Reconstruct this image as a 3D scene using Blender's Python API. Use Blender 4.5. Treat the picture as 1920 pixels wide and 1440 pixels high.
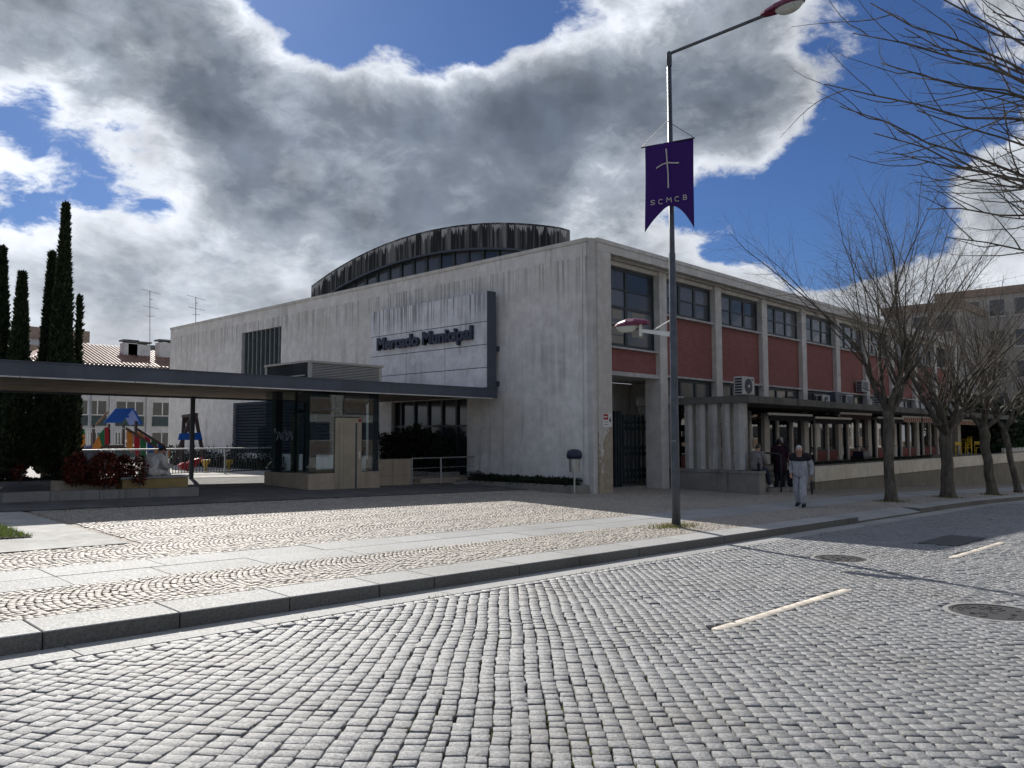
import bpy, bmesh, math, random
import numpy as np
from mathutils import Vector, Matrix, noise as mnoise

for _o in list(bpy.data.objects): bpy.data.objects.remove(_o)
S = bpy.context.scene
COL = S.collection
R = math.radians

# ------------------------------------------------------------------ camera
# world: x runs along the long brick front (to the right and away), y along the
# end wall with the sign (to the left and away), z up; origin on the road below the camera
CF = Vector((0.72257746, 0.68825619, 0.06469335))
CR = Vector((0.68980982, -0.72398678, -0.00235945))
CU = Vector((-0.04521322, -0.046331, 0.9979024))
EYE = Vector((0, 0, 1.7)); FPX = 1511.9
cd = bpy.data.cameras.new('camera'); cam = bpy.data.objects.new('camera', cd); COL.objects.link(cam)
cd.sensor_width = 36; cd.lens = 36 * FPX / 1920; cd.clip_start = .1; cd.clip_end = 3000
M = Matrix((CR, CU, -CF)).transposed().to_4x4(); M.translation = EYE
cam.matrix_world = M
S.camera = cam
S.render.resolution_x = 1024; S.render.resolution_y = 768

# ------------------------------------------------------------------ light
SUN_EL = R(34.9); SUN_DIR = Vector((.379, .925, 0)).normalized()
SUN_ROT = math.atan2(SUN_DIR.x, SUN_DIR.y)
sd = bpy.data.lights.new('sun', 'SUN'); sd.energy = 5.0; sd.angle = R(.55); sd.color = (1, .955, .885)
sun = bpy.data.objects.new('sun', sd); COL.objects.link(sun)
sv = Vector((SUN_DIR.x * math.cos(SUN_EL), SUN_DIR.y * math.cos(SUN_EL), math.sin(SUN_EL)))
sun.rotation_euler = (-sv).to_track_quat('-Z', 'Y').to_euler()
sun.location = (20, 60, 60)
S.view_settings.view_transform = 'Standard'; S.view_settings.look = 'None'
S.view_settings.exposure = 0.2; S.view_settings.gamma = 1; S.view_settings.use_curve_mapping = False

def pxdir(px, py):
    d = CF * FPX + CR * (px - 960) - CU * (py - 720)
    return d.normalized()
def at(px, py, axis, val):
    """a pixel's direction cut with the plane axis = val (the wall, ground or thing it lies on)"""
    d = pxdir(px, py); t = (val - EYE[axis]) / d[axis]
    return EYE + d * t

# ------------------------------------------------------------------ world: blue sky with broken cumulus
class NT:
    def __init__(s, tree): s.t = tree; s.x = 0
    def n(s, typ, **kw):
        nd = s.t.nodes.new(typ); s.x += 40; nd.location = (s.x, 0)
        for k, v in kw.items():
            if k.startswith('i_'):
                key = k[2:]; key = int(key) if key.isdigit() else key.replace('_', ' ')
                s.put(nd.inputs[key], v)
            else: setattr(nd, k, v)
        return nd
    def put(s, inp, v):
        if hasattr(v, 'is_output') or hasattr(v, 'links'): s.t.links.new(v, inp)
        else: inp.default_value = v
    def math(s, op, a, b=None, c=None, clamp=False):
        nd = s.n('ShaderNodeMath', operation=op, use_clamp=clamp); s.put(nd.inputs[0], a)
        if b is not None: s.put(nd.inputs[1], b)
        if c is not None: s.put(nd.inputs[2], c)
        return nd.outputs[0]
    def vmath(s, op, a, b=None, out=0):
        nd = s.n('ShaderNodeVectorMath', operation=op); s.put(nd.inputs[0], a)
        if b is not None:
            s.put(nd.inputs['Scale' if op == 'SCALE' else 1], b)
        return nd.outputs[out]
    def mix(s, fac, a, b, blend='MIX'):
        nd = s.n('ShaderNodeMix', data_type='RGBA', blend_type=blend)
        s.put(nd.inputs[0], fac); s.put(nd.inputs[6], a); s.put(nd.inputs[7], b)
        return nd.outputs[2]
    def ramp(s, fac, stops, interp='LINEAR'):
        nd = s.n('ShaderNodeValToRGB'); cr = nd.color_ramp; cr.interpolation = interp
        while len(cr.elements) > 2: cr.elements.remove(cr.elements[-1])
        for i, (p, c) in enumerate(stops):
            e = cr.elements[i] if i < 2 else cr.elements.new(p)
            e.position = p; e.color = c if len(c) == 4 else (*c, 1)
        s.put(nd.inputs[0], fac); return nd.outputs[0]
    def mrange(s, v, a, b, c=0., d=1., typ='SMOOTHSTEP'):
        nd = s.n('ShaderNodeMapRange', interpolation_type=typ)
        for i, q in enumerate((v, a, b, c, d)): s.put(nd.inputs[i], q)
        return nd.outputs[0]
    def noise(s, vec, scale, detail=4, rough=.55, dist=0., out=0):
        nd = s.n('ShaderNodeTexNoise'); s.put(nd.inputs['Vector'], vec)
        nd.inputs['Scale'].default_value = scale; nd.inputs['Detail'].default_value = detail
        nd.inputs['Roughness'].default_value = rough; nd.inputs['Distortion'].default_value = dist
        return nd.outputs[out]

W = bpy.data.worlds.new('World'); S.world = W; W.use_nodes = True
wt = W.node_tree; wt.nodes.clear(); w = NT(wt)
# cloud masses: (pixel of the centre in the photograph -> direction, angular radius in degrees, weight)
BLOBS = [(40, 60, 12, .26), (20, 180, 6, .10), (250, 110, 9, .18), (430, 190, 8, .17), (640, 260, 8, .24), (830, 310, 8, .28), (1040, 350, 7, .24),
         (1130, 200, 8, .12), (1330, 190, 9, .16), (1530, 210, 6.5, .15), (1440, 70, 7, .12), (1000, 140, 5, .12), (300, 430, 8, .13), (90, 430, 6, .14),
         (480, 480, 7, .10), (150, 600, 9, .12), (380, 570, 8, .10), (40, 520, 7, .10), (560, 520, 6, .08), (1330, 520, 5, .14), (1470, 510, 6, .15), (1180, 470, 4.5, .12), (1780, 400, 7, .18), (1850, 80, 9, .22), (1760, 30, 5, .10),
         (720, 10, 5.5, -.26), (870, 40, 4.5, -.22), (980, 10, 4.5, -.18), (560, -40, 5, -.22), (160, 315, 5.5, -.38), (30, 320, 4.5, -.32), (280, 312, 4, -.32), (430, 330, 3, -.10),
         (1480, 390, 6, -.34), (1620, 340, 5.5, -.34), (1330, 410, 4, -.16), (1720, 270, 5.5, -.26), (1640, 60, 5, -.24), (1580, 20, 4, -.16), (1570, 450, 3.5, -.2), (1720, 480, 4, -.1)]
SEED = (5.1, 2.2, 0.)
grp = bpy.data.node_groups.new('cloud_density', 'ShaderNodeTree')
grp.interface.new_socket('Dir', in_out='INPUT', socket_type='NodeSocketVector')
grp.interface.new_socket('Density', in_out='OUTPUT', socket_type='NodeSocketFloat')
g = NT(grp); gi = g.n('NodeGroupInput'); go = g.n('NodeGroupOutput')
dirv = g.vmath('NORMALIZE', gi.outputs[0])
sx = g.n('ShaderNodeSeparateXYZ'); g.put(sx.inputs[0], dirv)
den = g.math('ADD', g.math('MAXIMUM', sx.outputs[2], 0.), .42)
pv = g.vmath('DIVIDE', dirv, g.n('ShaderNodeCombineXYZ', i_0=den, i_1=den, i_2=den).outputs[0])
warp = g.noise(pv, 3.0, 4, .55, out=1)
pw = g.vmath('ADD', pv, g.vmath('SCALE', g.vmath('SUBTRACT', warp, (.5, .5, .5)), .16))
pw = g.vmath('ADD', pw, SEED)
n1 = g.noise(pw, 2.6, 8, .62)
n2 = g.noise(pw, 8., 7, .66)
acc = g.math('ADD', g.math('MULTIPLY', g.math('SUBTRACT', n1, .5), 1.55), g.math('MULTIPLY', g.math('SUBTRACT', n2, .5), .46))
acc = g.math('ADD', acc, g.mrange(sx.outputs[2], .04, .30, .08, -.03))
for (bx, by, br, bw) in BLOBS:
    d = pxdir(bx, by); dp = g.vmath('DOT_PRODUCT', dirv, tuple(d), out=1)
    acc = g.math('ADD', acc, g.math('MULTIPLY', g.mrange(dp, math.cos(R(br * 1.35)), 1.0), bw))
g.put(go.inputs[0], acc)
tc = w.n('ShaderNodeTexCoord'); dv = tc.outputs['Generated']
def cloud(vec):
    nd = w.n('ShaderNodeGroup'); nd.node_tree = grp; w.put(nd.inputs[0], vec); return nd.outputs[0]
d0 = cloud(dv)
def soft(vec): return w.noise(w.vmath('ADD', vec, (2., 5., 1.)), 5.5, 4, .6)
d1 = soft(w.vmath('ADD', dv, tuple(sv * .05))); d2 = soft(dv)
cover = w.mrange(d0, -.05, .10)
thick = w.mrange(d0, .03, .66, typ='LINEAR')
shade = w.mrange(w.math('SUBTRACT', d1, d2), -.13, .13, 0., 1., 'LINEAR')
sky = w.n('ShaderNodeTexSky', sky_type='NISHITA', sun_disc=False, sun_elevation=SUN_EL, sun_rotation=SUN_ROT,
          air_density=1., dust_density=.35, ozone_density=1.6, altitude=200)
skyc = w.vmath('SCALE', w.vmath('MULTIPLY', sky.outputs[0], (.50, .72, 1.15)), .05)
szw = w.n('ShaderNodeSeparateXYZ'); w.put(szw.inputs[0], w.vmath('NORMALIZE', dv))
thick = w.math('MULTIPLY', thick, w.mrange(szw.outputs[2], .10, .42, .36, 1.05))
thin = w.ramp(thick, [(0, (.66, .69, .74)), (.12, (.60, .635, .69)), (.36, (.29, .325, .375)), (.66, (.145, .170, .212)), (1, (.098, .120, .158))])
lit = w.mrange(shade, 0., 1., 1.26, .80, 'LINEAR')
cl = w.vmath('SCALE', thin, lit)
near_sun = w.mrange(w.vmath('DOT_PRODUCT', w.vmath('NORMALIZE', dv), tuple(sv), out=1), .72, .99, .86, 1.2)
cl = w.vmath('SCALE', cl, near_sun)
colr = w.mix(cover, skyc, cl)
bg = w.n('ShaderNodeBackground'); w.put(bg.inputs[0], colr); bg.inputs[1].default_value = 1.0
W.cycles.sampling_method = 'MANUAL'; W.cycles.sample_map_resolution = 256
wo = w.n('ShaderNodeOutputWorld'); wt.links.new(bg.outputs[0], wo.inputs[0])

# ------------------------------------------------------------------ helpers
rng = random.Random(7); nrg = np.random.default_rng(7)
class MB:
    """collects shapes into one mesh"""
    def __init__(s): s.v = []; s.f = []; s.m = []; s.mi = 0
    def quad(s, *p):
        i = len(s.v); s.v += [tuple(q) for q in p]; s.f.append(tuple(range(i, i + len(p)))); s.m.append(s.mi); return s
    def hexa(s, b, t):
        i = len(s.v); s.v += [tuple(q) for q in b] + [tuple(q) for q in t]
        for q in ((3, 2, 1, 0), (4, 5, 6, 7), (0, 1, 5, 4), (1, 2, 6, 5), (2, 3, 7, 6), (3, 0, 4, 7)):
            s.f.append(tuple(i + k for k in q)); s.m.append(s.mi)
        return s
    def box(s, x0, x1, y0, y1, z0, z1):
        return s.hexa([(x0, y0, z0), (x1, y0, z0), (x1, y1, z0), (x0, y1, z0)], [(x0, y0, z1), (x1, y0, z1), (x1, y1, z1), (x0, y1, z1)])
    def bar(s, a, b, wd, ht, up=(0, 0, 1)):
        a = Vector(a); b = Vector(b); d = (b - a).normalized(); u = Vector(up); sdv = d.cross(u)
        if sdv.length < 1e-4: sdv = d.cross(Vector((1, 0, 0)))
        sdv.normalize(); u = sdv.cross(d); sw = sdv * wd / 2; uh = u * ht / 2
        return s.hexa([a - sw - uh, a + sw - uh, b + sw - uh, b - sw - uh], [a - sw + uh, a + sw + uh, b + sw + uh, b - sw + uh])
    def extr(s, poly, vec):
        n = len(poly); i = len(s.v); vec = Vector(vec)
        s.v += [tuple(p) for p in poly] + [tuple(Vector(p) + vec) for p in poly]
        s.f.append(tuple(range(i + n - 1, i - 1, -1))); s.m.append(s.mi); s.f.append(tuple(range(i + n, i + 2 * n))); s.m.append(s.mi)
        for k in range(n):
            s.f.append((i + k, i + (k + 1) % n, i + n + (k + 1) % n, i + n + k)); s.m.append(s.mi)
        return s
    def tube(s, pts, rad, n=6, cap=True):
        pts = [Vector(p) for p in pts]
        if not hasattr(rad, '__len__'): rad = [rad] * len(pts)
        prev = None; base = len(s.v)
        for k, p in enumerate(pts):
            d = (pts[min(k + 1, len(pts) - 1)] - pts[max(k - 1, 0)])
            if d.length < 1e-9: d = Vector((0, 0, 1))
            d.normalize()
            if prev is None:
                prev = d.cross(Vector((0, 0, 1)) if abs(d.z) < .9 else Vector((1, 0, 0))).normalized()
            u = (prev - d * prev.dot(d)).normalized(); prev = u; q = d.cross(u)
            for j in range(n):
                a = 2 * math.pi * j / n; s.v.append(tuple(p + (u * math.cos(a) + q * math.sin(a)) * rad[k]))
        for k in range(len(pts) - 1):
            for j in range(n):
                a = base + k * n + j; b = base + k * n + (j + 1) % n
                s.f.append((a, b, b + n, a + n)); s.m.append(s.mi)
        if cap:
            s.f.append(tuple(base + j for j in range(n - 1, -1, -1))); s.m.append(s.mi)
            e = base + (len(pts) - 1) * n; s.f.append(tuple(e + j for j in range(n))); s.m.append(s.mi)
        return s
    def lathe(s, c, prof, n=16, axis=2, sx=1., sy=1.):
        base = len(s.v); c = Vector(c)
        for (r, h) in prof:
            for j in range(n):
                a = 2 * math.pi * j / n; p = [r * math.cos(a) * sx, r * math.sin(a) * sy]
                q = [0, 0, 0]; q[axis] = h; o = [k for k in range(3) if k != axis]; q[o[0]] = p[0]; q[o[1]] = p[1]
                s.v.append(tuple(c + Vector(q)))
        for k in range(len(prof) - 1):
            for j in range(n):
                a = base + k * n + j; b = base + k * n + (j + 1) % n
                s.f.append((a, b, b + n, a + n)); s.m.append(s.mi)
        s.f.append(tuple(base + j for j in range(n - 1, -1, -1))); s.m.append(s.mi)
        e = base + (len(prof) - 1) * n; s.f.append(tuple(e + j for j in range(n))); s.m.append(s.mi)
        return s
    def build(s, name, mats, parent=None, smooth=False, bevel=0, **tags):
        me = bpy.data.meshes.new(name); me.from_pydata(s.v, [], s.f)
        mats = mats if isinstance(mats, (list, tuple)) else [mats]
        for m in mats: me.materials.append(m)
        if len(mats) > 1: me.polygons.foreach_set('material_index', s.m)
        bm = bmesh.new(); bm.from_mesh(me); bmesh.ops.recalc_face_normals(bm, faces=bm.faces)
        if bevel: bmesh.ops.bevel(bm, geom=bm.edges[:], offset=bevel, segments=1, affect='EDGES')
        bm.to_mesh(me); bm.free()
        if smooth: me.polygons.foreach_set('use_smooth', [True] * len(me.polygons))
        return link(name, me, parent, **tags)
def link(name, me, parent=None, label=None, cat=None, group=None, kind=None):
    o = bpy.data.objects.new(name, me); COL.objects.link(o)
    if parent: adopt(o, parent)
    tag(o, label, cat, group, kind); return o
def adopt(o, parent):
    o.parent = parent; o.matrix_parent_inverse = WM[parent.name].inverted() if parent.name in WM else Matrix()
WM = {}
def tag(o, label=None, cat=None, group=None, kind=None):
    if label: o['label'] = label
    if cat: o['category'] = cat
    if group: o['group'] = group
    if kind: o['kind'] = kind
def thing(name, label, cat, loc, group=None):
    o = bpy.data.objects.new(name, None); COL.objects.link(o); o.location = loc; o.empty_display_size = .2
    WM[o.name] = Matrix.Translation(Vector(loc)); tag(o, label, cat, group); return o
def fast(name, v, f, mat, parent=None, attr=None, smooth=False, **tags):
    """numpy mesh: v (N,3), f (M,k)"""
    me = bpy.data.meshes.new(name); v = np.asarray(v, np.float32); f = np.asarray(f, np.int32); k = f.shape[1]
    me.vertices.add(len(v)); me.vertices.foreach_set('co', v.ravel())
    me.loops.add(f.size); me.loops.foreach_set('vertex_index', f.ravel())
    me.polygons.add(len(f)); me.polygons.foreach_set('loop_start', np.arange(0, f.size, k, dtype=np.int32))
    me.polygons.foreach_set('loop_total', np.full(len(f), k, np.int32))
    if smooth: me.polygons.foreach_set('use_smooth', np.ones(len(f), bool))
    me.update(calc_edges=True); me.validate()
    if attr:
        for an, vals in attr.items():
            a = me.attributes.new(an, 'FLOAT', 'FACE'); a.data.foreach_set('value', np.asarray(vals, np.float32))
    me.materials.append(mat)
    return link(name, me, parent, **tags)

# ------------------------------------------------------------------ materials
def mat(name):
    m = bpy.data.materials.new(name); m.use_nodes = True; t = m.node_tree; t.nodes.clear(); n = NT(t)
    p = n.n('ShaderNodeBsdfPrincipled'); o = n.n('ShaderNodeOutputMaterial'); t.links.new(p.outputs[0], o.inputs[0])
    return m, n, p
def pos(n): return n.n('ShaderNodeNewGeometry').outputs['Position']
def scaled(n, v, sc):
    return n.vmath('MULTIPLY', v, sc)
def setp(n, p, col=None, rough=None, metal=None, spec=None, bump=None, bstr=.3, bdist=.02):
    if col is not None: n.put(p.inputs['Base Color'], col if not isinstance(col, tuple) or len(col) == 4 else (*col, 1))
    if rough is not None: n.put(p.inputs['Roughness'], rough)
    if metal is not None: n.put(p.inputs['Metallic'], metal)
    if spec is not None: n.put(p.inputs['Specular IOR Level'], spec)
    if bump is not None:
        b = n.n('ShaderNodeBump'); b.inputs['Strength'].default_value = bstr; b.inputs['Distance'].default_value = bdist
        n.put(b.inputs['Height'], bump); n.put(p.inputs['Normal'], b.outputs[0])
def c4(c, k=1.): return (c[0] * k, c[1] * k, c[2] * k, 1)
def simple(name, col, rough=.6, metal=0., spec=.4, var=.25, scale=3., bump=.0, vstreak=0.):
    m, n, p = mat(name); P = pos(n)
    a = n.noise(P, scale, 5, .6); k = n.mrange(a, .3, .7, 1 - var, 1 + var, 'LINEAR')
    rgb = n.n('ShaderNodeRGB'); rgb.outputs[0].default_value = c4(col); c = n.vmath('SCALE', rgb.outputs[0], k)
    if vstreak:
        st = n.noise(scaled(n, P, (7, 7, .5)), 1., 4, .6); c = n.mix(n.mrange(st, .5, .75, 0, vstreak), c, c4(col, .35))
    setp(n, p, c, n.mrange(n.noise(P, scale * 4, 3), .3, .7, max(rough - .08, .02), min(rough + .08, 1), 'LINEAR'), metal, spec)
    if bump: setp(n, p, bump=n.noise(P, 60, 4, .6), bstr=bump, bdist=.01)
    return m

def cloth(name, col):
    m, n, p = mat(name); P = pos(n); f1 = n.noise(scaled(n, P, (9, 9, 5)), 1., 4, .6, .6); f2 = n.noise(P, 60, 3)
    setp(n, p, n.mix(n.mrange(f1, .35, .65), c4(col, .8), c4(col, 1.1)), .95, spec=.15, bump=n.math('ADD', n.math('MULTIPLY', f1, 3.), n.math('MULTIPLY', f2, .3)), bstr=.9, bdist=.03); return m
# rough-cast painted wall with rain streaks, damp and hairline repairs
def wall_mat(name, base, stain, amount=1., drip=None):
    m, n, p = mat(name); P = pos(n)
    big = n.noise(P, .35, 4, .55); fine = n.noise(P, 2.4, 6, .65); mid = n.noise(P, .55, 5, .6)
    st = n.noise(scaled(n, P, (3.2, 3.2, .16)), 1., 5, .62); st2 = n.noise(scaled(n, P, (11, 11, .35)), 1., 4, .6)
    st3 = n.noise(scaled(n, P, (26, 26, .5)), 1., 3, .6)
    c = n.mix(n.mrange(fine, .35, .7), c4(base, .86), c4(base, 1.08))
    c = n.mix(n.math('MULTIPLY', n.mrange(big, .42, .68), .4), c, c4(stain, 1.35))
    damp = n.math('MULTIPLY', n.mrange(st, .47, .68), n.mrange(mid, .44, .62))
    c = n.mix(n.math('MULTIPLY', damp, .72 * amount, clamp=True), c, c4(stain, .78))
    c = n.mix(n.math('MULTIPLY', n.mrange(st2, .56, .74), n.math('MULTIPLY', n.mrange(big, .35, .6), .5 * amount), clamp=True), c, c4(stain, .5))
    c = n.mix(n.math('MULTIPLY', n.mrange(st3, .62, .75), n.mrange(mid, .48, .66, 0, .4 * amount)), c, c4(stain, .35))
    c = n.mix(n.math('MULTIPLY', n.mrange(n.noise(P, 1.6, 6, .7), .60, .66), .35), c, c4(base, 1.2))
    if drip:   # rain runs starting under a coping or panel edge
        sz = n.n('ShaderNodeSeparateXYZ'); n.put(sz.inputs[0], P); z0, z1, k = drip
        ln = n.math('MULTIPLY', n.noise(scaled(n, P, (2.5, 2.5, .0)), 1., 4, .6), z1 - z0)
        dz = n.math('DIVIDE', n.math('SUBTRACT', z1, sz.outputs[2]), n.math('MAXIMUM', ln, .02))
        run = n.math('MULTIPLY', n.mrange(dz, 1.9, .25), n.mrange(n.noise(scaled(n, P, (13, 13, .12)), 1., 4, .65), .47, .62))
        run = n.math('MULTIPLY', run, n.mrange(sz.outputs[2], z1, z1 + .02, 1, 0))
        c = n.mix(n.math('MULTIPLY', run, k), c, c4(stain, .42))
    setp(n, p, c, .88, spec=.2, bump=n.math('ADD', n.noise(P, 45, 5, .7), n.math('MULTIPLY', n.noise(P, 3, 4), .8)), bstr=.35, bdist=.012)
    return m
M_WALL = wall_mat('weathered_plaster', (.70, .685, .655), (.42, .40, .35), .8, (5.6, 7.35, .55))
M_WALL2 = wall_mat('weathered_concrete', (.56, .55, .52), (.28, .26, .22), .7)
M_SIGNPANEL = wall_mat('sign_panel_paint', (.70, .71, .73), (.25, .255, .27), .9, (5.2, 6.63, .8))
M_CREAM = wall_mat('cream_render', (.66, .62, .52), (.36, .31, .22), .9)
M_PALE = wall_mat('pale_facade', (.62, .62, .61), (.42, .41, .38), .4)
M_BROWNBAND = simple('brown_facade_band', (.26, .20, .155), .85)
M_FASCIA = wall_mat('pale_fascia', (.59, .57, .525), (.36, .34, .30), .45)
M_BASEWALL = wall_mat('stained_base_wall', (.235, .215, .17), (.11, .10, .085), 1.1)

def pier_mat():
    m, n, p = mat('peeling_pier'); P = pos(n)
    c = n.mix(n.mrange(n.noise(P, 3, 5, .6), .35, .7), c4((.47, .445, .40)), c4((.56, .54, .50)))
    zz = n.n('ShaderNodeSeparateXYZ'); n.put(zz.inputs[0], P)
    k = n.math('ADD', n.noise(scaled(n, P, (1.6, 1.6, .9)), 1., 6, .62), n.mrange(zz.outputs[2], .2, 3.6, .14, -.18))
    pe = n.mrange(k, .555, .57)
    c = n.mix(pe, c, n.mix(n.mrange(n.noise(P, 8, 4), .3, .7), c4((.30, .25, .185)), c4((.40, .345, .26))))
    edge = n.math('MULTIPLY', n.mrange(k, .53, .552), n.math('SUBTRACT', 1., pe))
    c = n.mix(n.math('MULTIPLY', edge, .6), c, c4((.68, .66, .62)))
    setp(n, p, c, .9, spec=.2, bump=n.math('ADD', n.math('MULTIPLY', pe, -1.5), n.noise(P, 40, 4)), bstr=.5, bdist=.012); return m
M_PIER = pier_mat()

def vault_mat():
    m, n, p = mat('algae_stained_concrete'); P = pos(n)
    at_ = n.n('ShaderNodeAttribute', attribute_name='edge', attribute_type='GEOMETRY'); h = at_.outputs['Fac']
    s1 = n.noise(scaled(n, P, (1.5, 1.5, .05)), 1., 5, .6); s2 = n.noise(scaled(n, P, (6, 6, .2)), 1., 4, .6)
    drip = n.noise(scaled(n, P, (2.6, 2.6, .02)), 1., 6, .75)
    pale = c4((.42, .42, .40)); dark = c4((.022, .022, .024))
    col = n.mix(n.mrange(n.math('ADD', n.math('MULTIPLY', s1, .7), n.math('MULTIPLY', s2, .35)), .47, .66), dark, c4((.19, .19, .185)))
    # pale limewash left in an icicle fringe below the rim
    lim = n.math('SUBTRACT', 1.02, n.mrange(drip, .40, .75, .0, .85, 'LINEAR'))
    fringe = n.math('MULTIPLY', n.mrange(h, lim, n.math('ADD', lim, .05)), n.math('SUBTRACT', 1., n.mrange(n.math('ADD', h, n.math('MULTIPLY', s2, .18)), 1.0, 1.03)))
    col = n.mix(n.math('MULTIPLY', fringe, .85), col, pale)
    setp(n, p, col, .9, spec=.2, bump=n.noise(P, 30, 5), bstr=.3, bdist=.01); return m
M_VAULT = vault_mat()

def brick_mat():
    m, n, p = mat('red_facing_brick'); P = pos(n)
    sp = n.n('ShaderNodeSeparateXYZ'); n.put(sp.inputs[0], P)
    uv = n.n('ShaderNodeCombineXYZ'); n.put(uv.inputs[0], n.math('ADD', sp.outputs[0], sp.outputs[1])); n.put(uv.inputs[1], sp.outputs[2])
    b = n.n('ShaderNodeTexBrick'); n.put(b.inputs['Vector'], uv.outputs[0]); b.inputs['Scale'].default_value = 1.
    b.inputs['Brick Width'].default_value = .23; b.inputs['Row Height'].default_value = .065; b.inputs['Mortar Size'].default_value = .006
    b.inputs['Color1'].default_value = (.27, .092, .080, 1); b.inputs['Color2'].default_value = (.215, .070, .063, 1); b.inputs['Mortar'].default_value = (.27, .17, .15, 1)
    st = n.noise(scaled(n, P, (5, 5, .5)), 1., 4, .6); c = n.mix(n.mrange(st, .5, .8, 0, .35), b.outputs[0], c4((.30, .16, .14)))
    c = n.mix(n.mrange(n.noise(P, .6, 4), .3, .7, 0, .3), c, c4((.17, .06, .05)))
    setp(n, p, c, .85, spec=.25, bump=b.outputs['Fac'], bstr=-.35, bdist=.008); return m
M_BRICK = brick_mat()

M_DKMETAL = simple('dark_blue_steel', (.030, .038, .052), .45, .0, .5, .3, 2.5, vstreak=.2)
M_EDGEBEAM = simple('slate_painted_beam', (.060, .072, .095), .5, .0, .5, .25, 1.2, vstreak=.3)
M_FRAME = simple('dark_green_frame', (.016, .026, .030), .5, 0, .5)
M_BLADE = simple('louvre_blade', (.055, .075, .115), .45, .3, .5)
M_SLAT = simple('grey_green_slat', (.12, .14, .14), .6)
M_SILL = simple('pale_sill', (.42, .41, .39), .85)
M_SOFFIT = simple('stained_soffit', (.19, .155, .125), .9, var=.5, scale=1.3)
M_WHITE = simple('white_metal', (.66, .66, .63), .5, var=.08)
M_STRIP = simple('pale_drip_strip', (.55, .54, .50), .5)
M_ALU = simple('brushed_metal', (.42, .43, .42), .35, .7, var=.12)
M_LOUVREBOX = simple('grey_sheet_metal', (.36, .36, .34), .5, .1, var=.1)
M_LIFTDOOR = simple('beige_lift_steel', (.30, .27, .205), .42, .35, var=.12)
M_BLACK = simple('black_plastic', (.012, .013, .016), .45)
M_NAVY = simple('navy_plastic', (.015, .022, .05), .4)
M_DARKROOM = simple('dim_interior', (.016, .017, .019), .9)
M_MAROON = simple('maroon_enamel', (.13, .012, .045), .32, var=.1)
M_LENS = simple('milky_lens', (.42, .45, .42), .15, var=.1)
M_POLE = simple('grey_green_pole', (.072, .082, .098), .42, .2, var=.3, scale=6)
M_ACGREY = simple('aged_white_casing', (.46, .46, .435), .55, var=.15)
M_GREYPAINT = simple('grey_paint', (.34, .36, .37), .5)
M_CONCSLAB = wall_mat('mossy_concrete', (.15, .148, .135), (.035, .037, .03), 1.5)
M_FIN = wall_mat('pale_concrete_fin', (.47, .46, .43), (.20, .19, .17), .9)
M_PLINTH = wall_mat('granite_plinth', (.26, .25, .225), (.12, .115, .10), 1.)
M_LIMEST = wall_mat('sandy_stone_cladding', (.40, .335, .25), (.24, .19, .14), .6)
M_OCHRE = simple('ochre_stone', (.30, .215, .085), .75, var=.2)
M_TILE = simple('roof_tile', (.30, .17, .125), .55, var=.4, scale=5)
M_GREENPANEL = simple('dark_green_cladding', (.055, .085, .085), .7)
M_CHAIR = simple('yellow_plastic', (.62, .42, .02), .4)
M_ROOFGRAVEL = simple('roof_felt', (.16, .16, .155), .95)

def glass_dark(name, col, rough, spec=.6):
    m, n, p = mat(name); P = pos(n); a = n.noise(P, .9, 3)
    setp(n, p, n.mix(a, c4(col, .7), c4(col, 1.3)), rough, spec=spec); return m
M_PANE = glass_dark('window_glass_blinds', (.055, .060, .066), .16)
M_PANE2 = glass_dark('window_glass_dark', (.030, .035, .040), .10)
M_PANE4 = glass_dark('window_glass_pale_blind', (.105, .112, .118), .2)
M_PANE3 = glass_dark('window_glass_cardboard', (.20, .175, .135), .35)
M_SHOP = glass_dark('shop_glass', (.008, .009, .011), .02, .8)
def clear_glass():
    m = bpy.data.materials.new('clear_glass'); m.use_nodes = True; t = m.node_tree; t.nodes.clear(); n = NT(t)
    tr = n.n('ShaderNodeBsdfTransparent'); tr.inputs[0].default_value = (.72, .79, .80, 1); gl = n.n('ShaderNodeBsdfGlossy'); gl.inputs[1].default_value = .02
    lw = n.n('ShaderNodeLayerWeight'); lw.inputs[0].default_value = .5; mx = n.n('ShaderNodeMixShader'); o = n.n('ShaderNodeOutputMaterial')
    fc = n.math('MULTIPLY_ADD', n.math('POWER', lw.outputs['Facing'], 4.), .55, .035)
    n.put(mx.inputs[0], fc); n.put(mx.inputs[1], tr.outputs[0]); n.put(mx.inputs[2], gl.outputs[0]); t.links.new(mx.outputs[0], o.inputs[0]); return m
M_GLASS = clear_glass()

def stone_mat(name, c0, c1, speck=.5, rough=.62, attr=True, dirt=(.10, .095, .085), bs=.35, spec=.5):
    m, n, p = mat(name); P = pos(n)
    a = n.noise(P, 38, 6, .75); b = n.noise(P, 130, 4, .7); big = n.noise(P, .5, 4, .6)
    c = n.mix(n.mrange(a, .34, .68), c4(c0), c4(c1))
    c = n.mix(n.math('MULTIPLY', n.mrange(b, .56, .66), speck), c, c4(c0, .45))
    if attr:
        at_ = n.n('ShaderNodeAttribute', attribute_name='rnd', attribute_type='GEOMETRY')
        c = n.vmath('SCALE', c, n.mrange(at_.outputs['Fac'], 0, 1, .80, 1.16, 'LINEAR'))
    c = n.mix(n.mrange(big, .45, .75, 0, .45), c, c4(dirt, 2.))
    setp(n, p, c, n.mrange(a, .3, .7, rough + .14, rough - .14, 'LINEAR'), spec=spec, bump=n.math('ADD', a, n.math('MULTIPLY', b, .5)), bstr=bs, bdist=.012)
    return m
M_COBBLE = stone_mat('granite_cobble', (.135, .138, .141), (.37, .375, .378), .8, .46, bs=.8, spec=.6)
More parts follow.
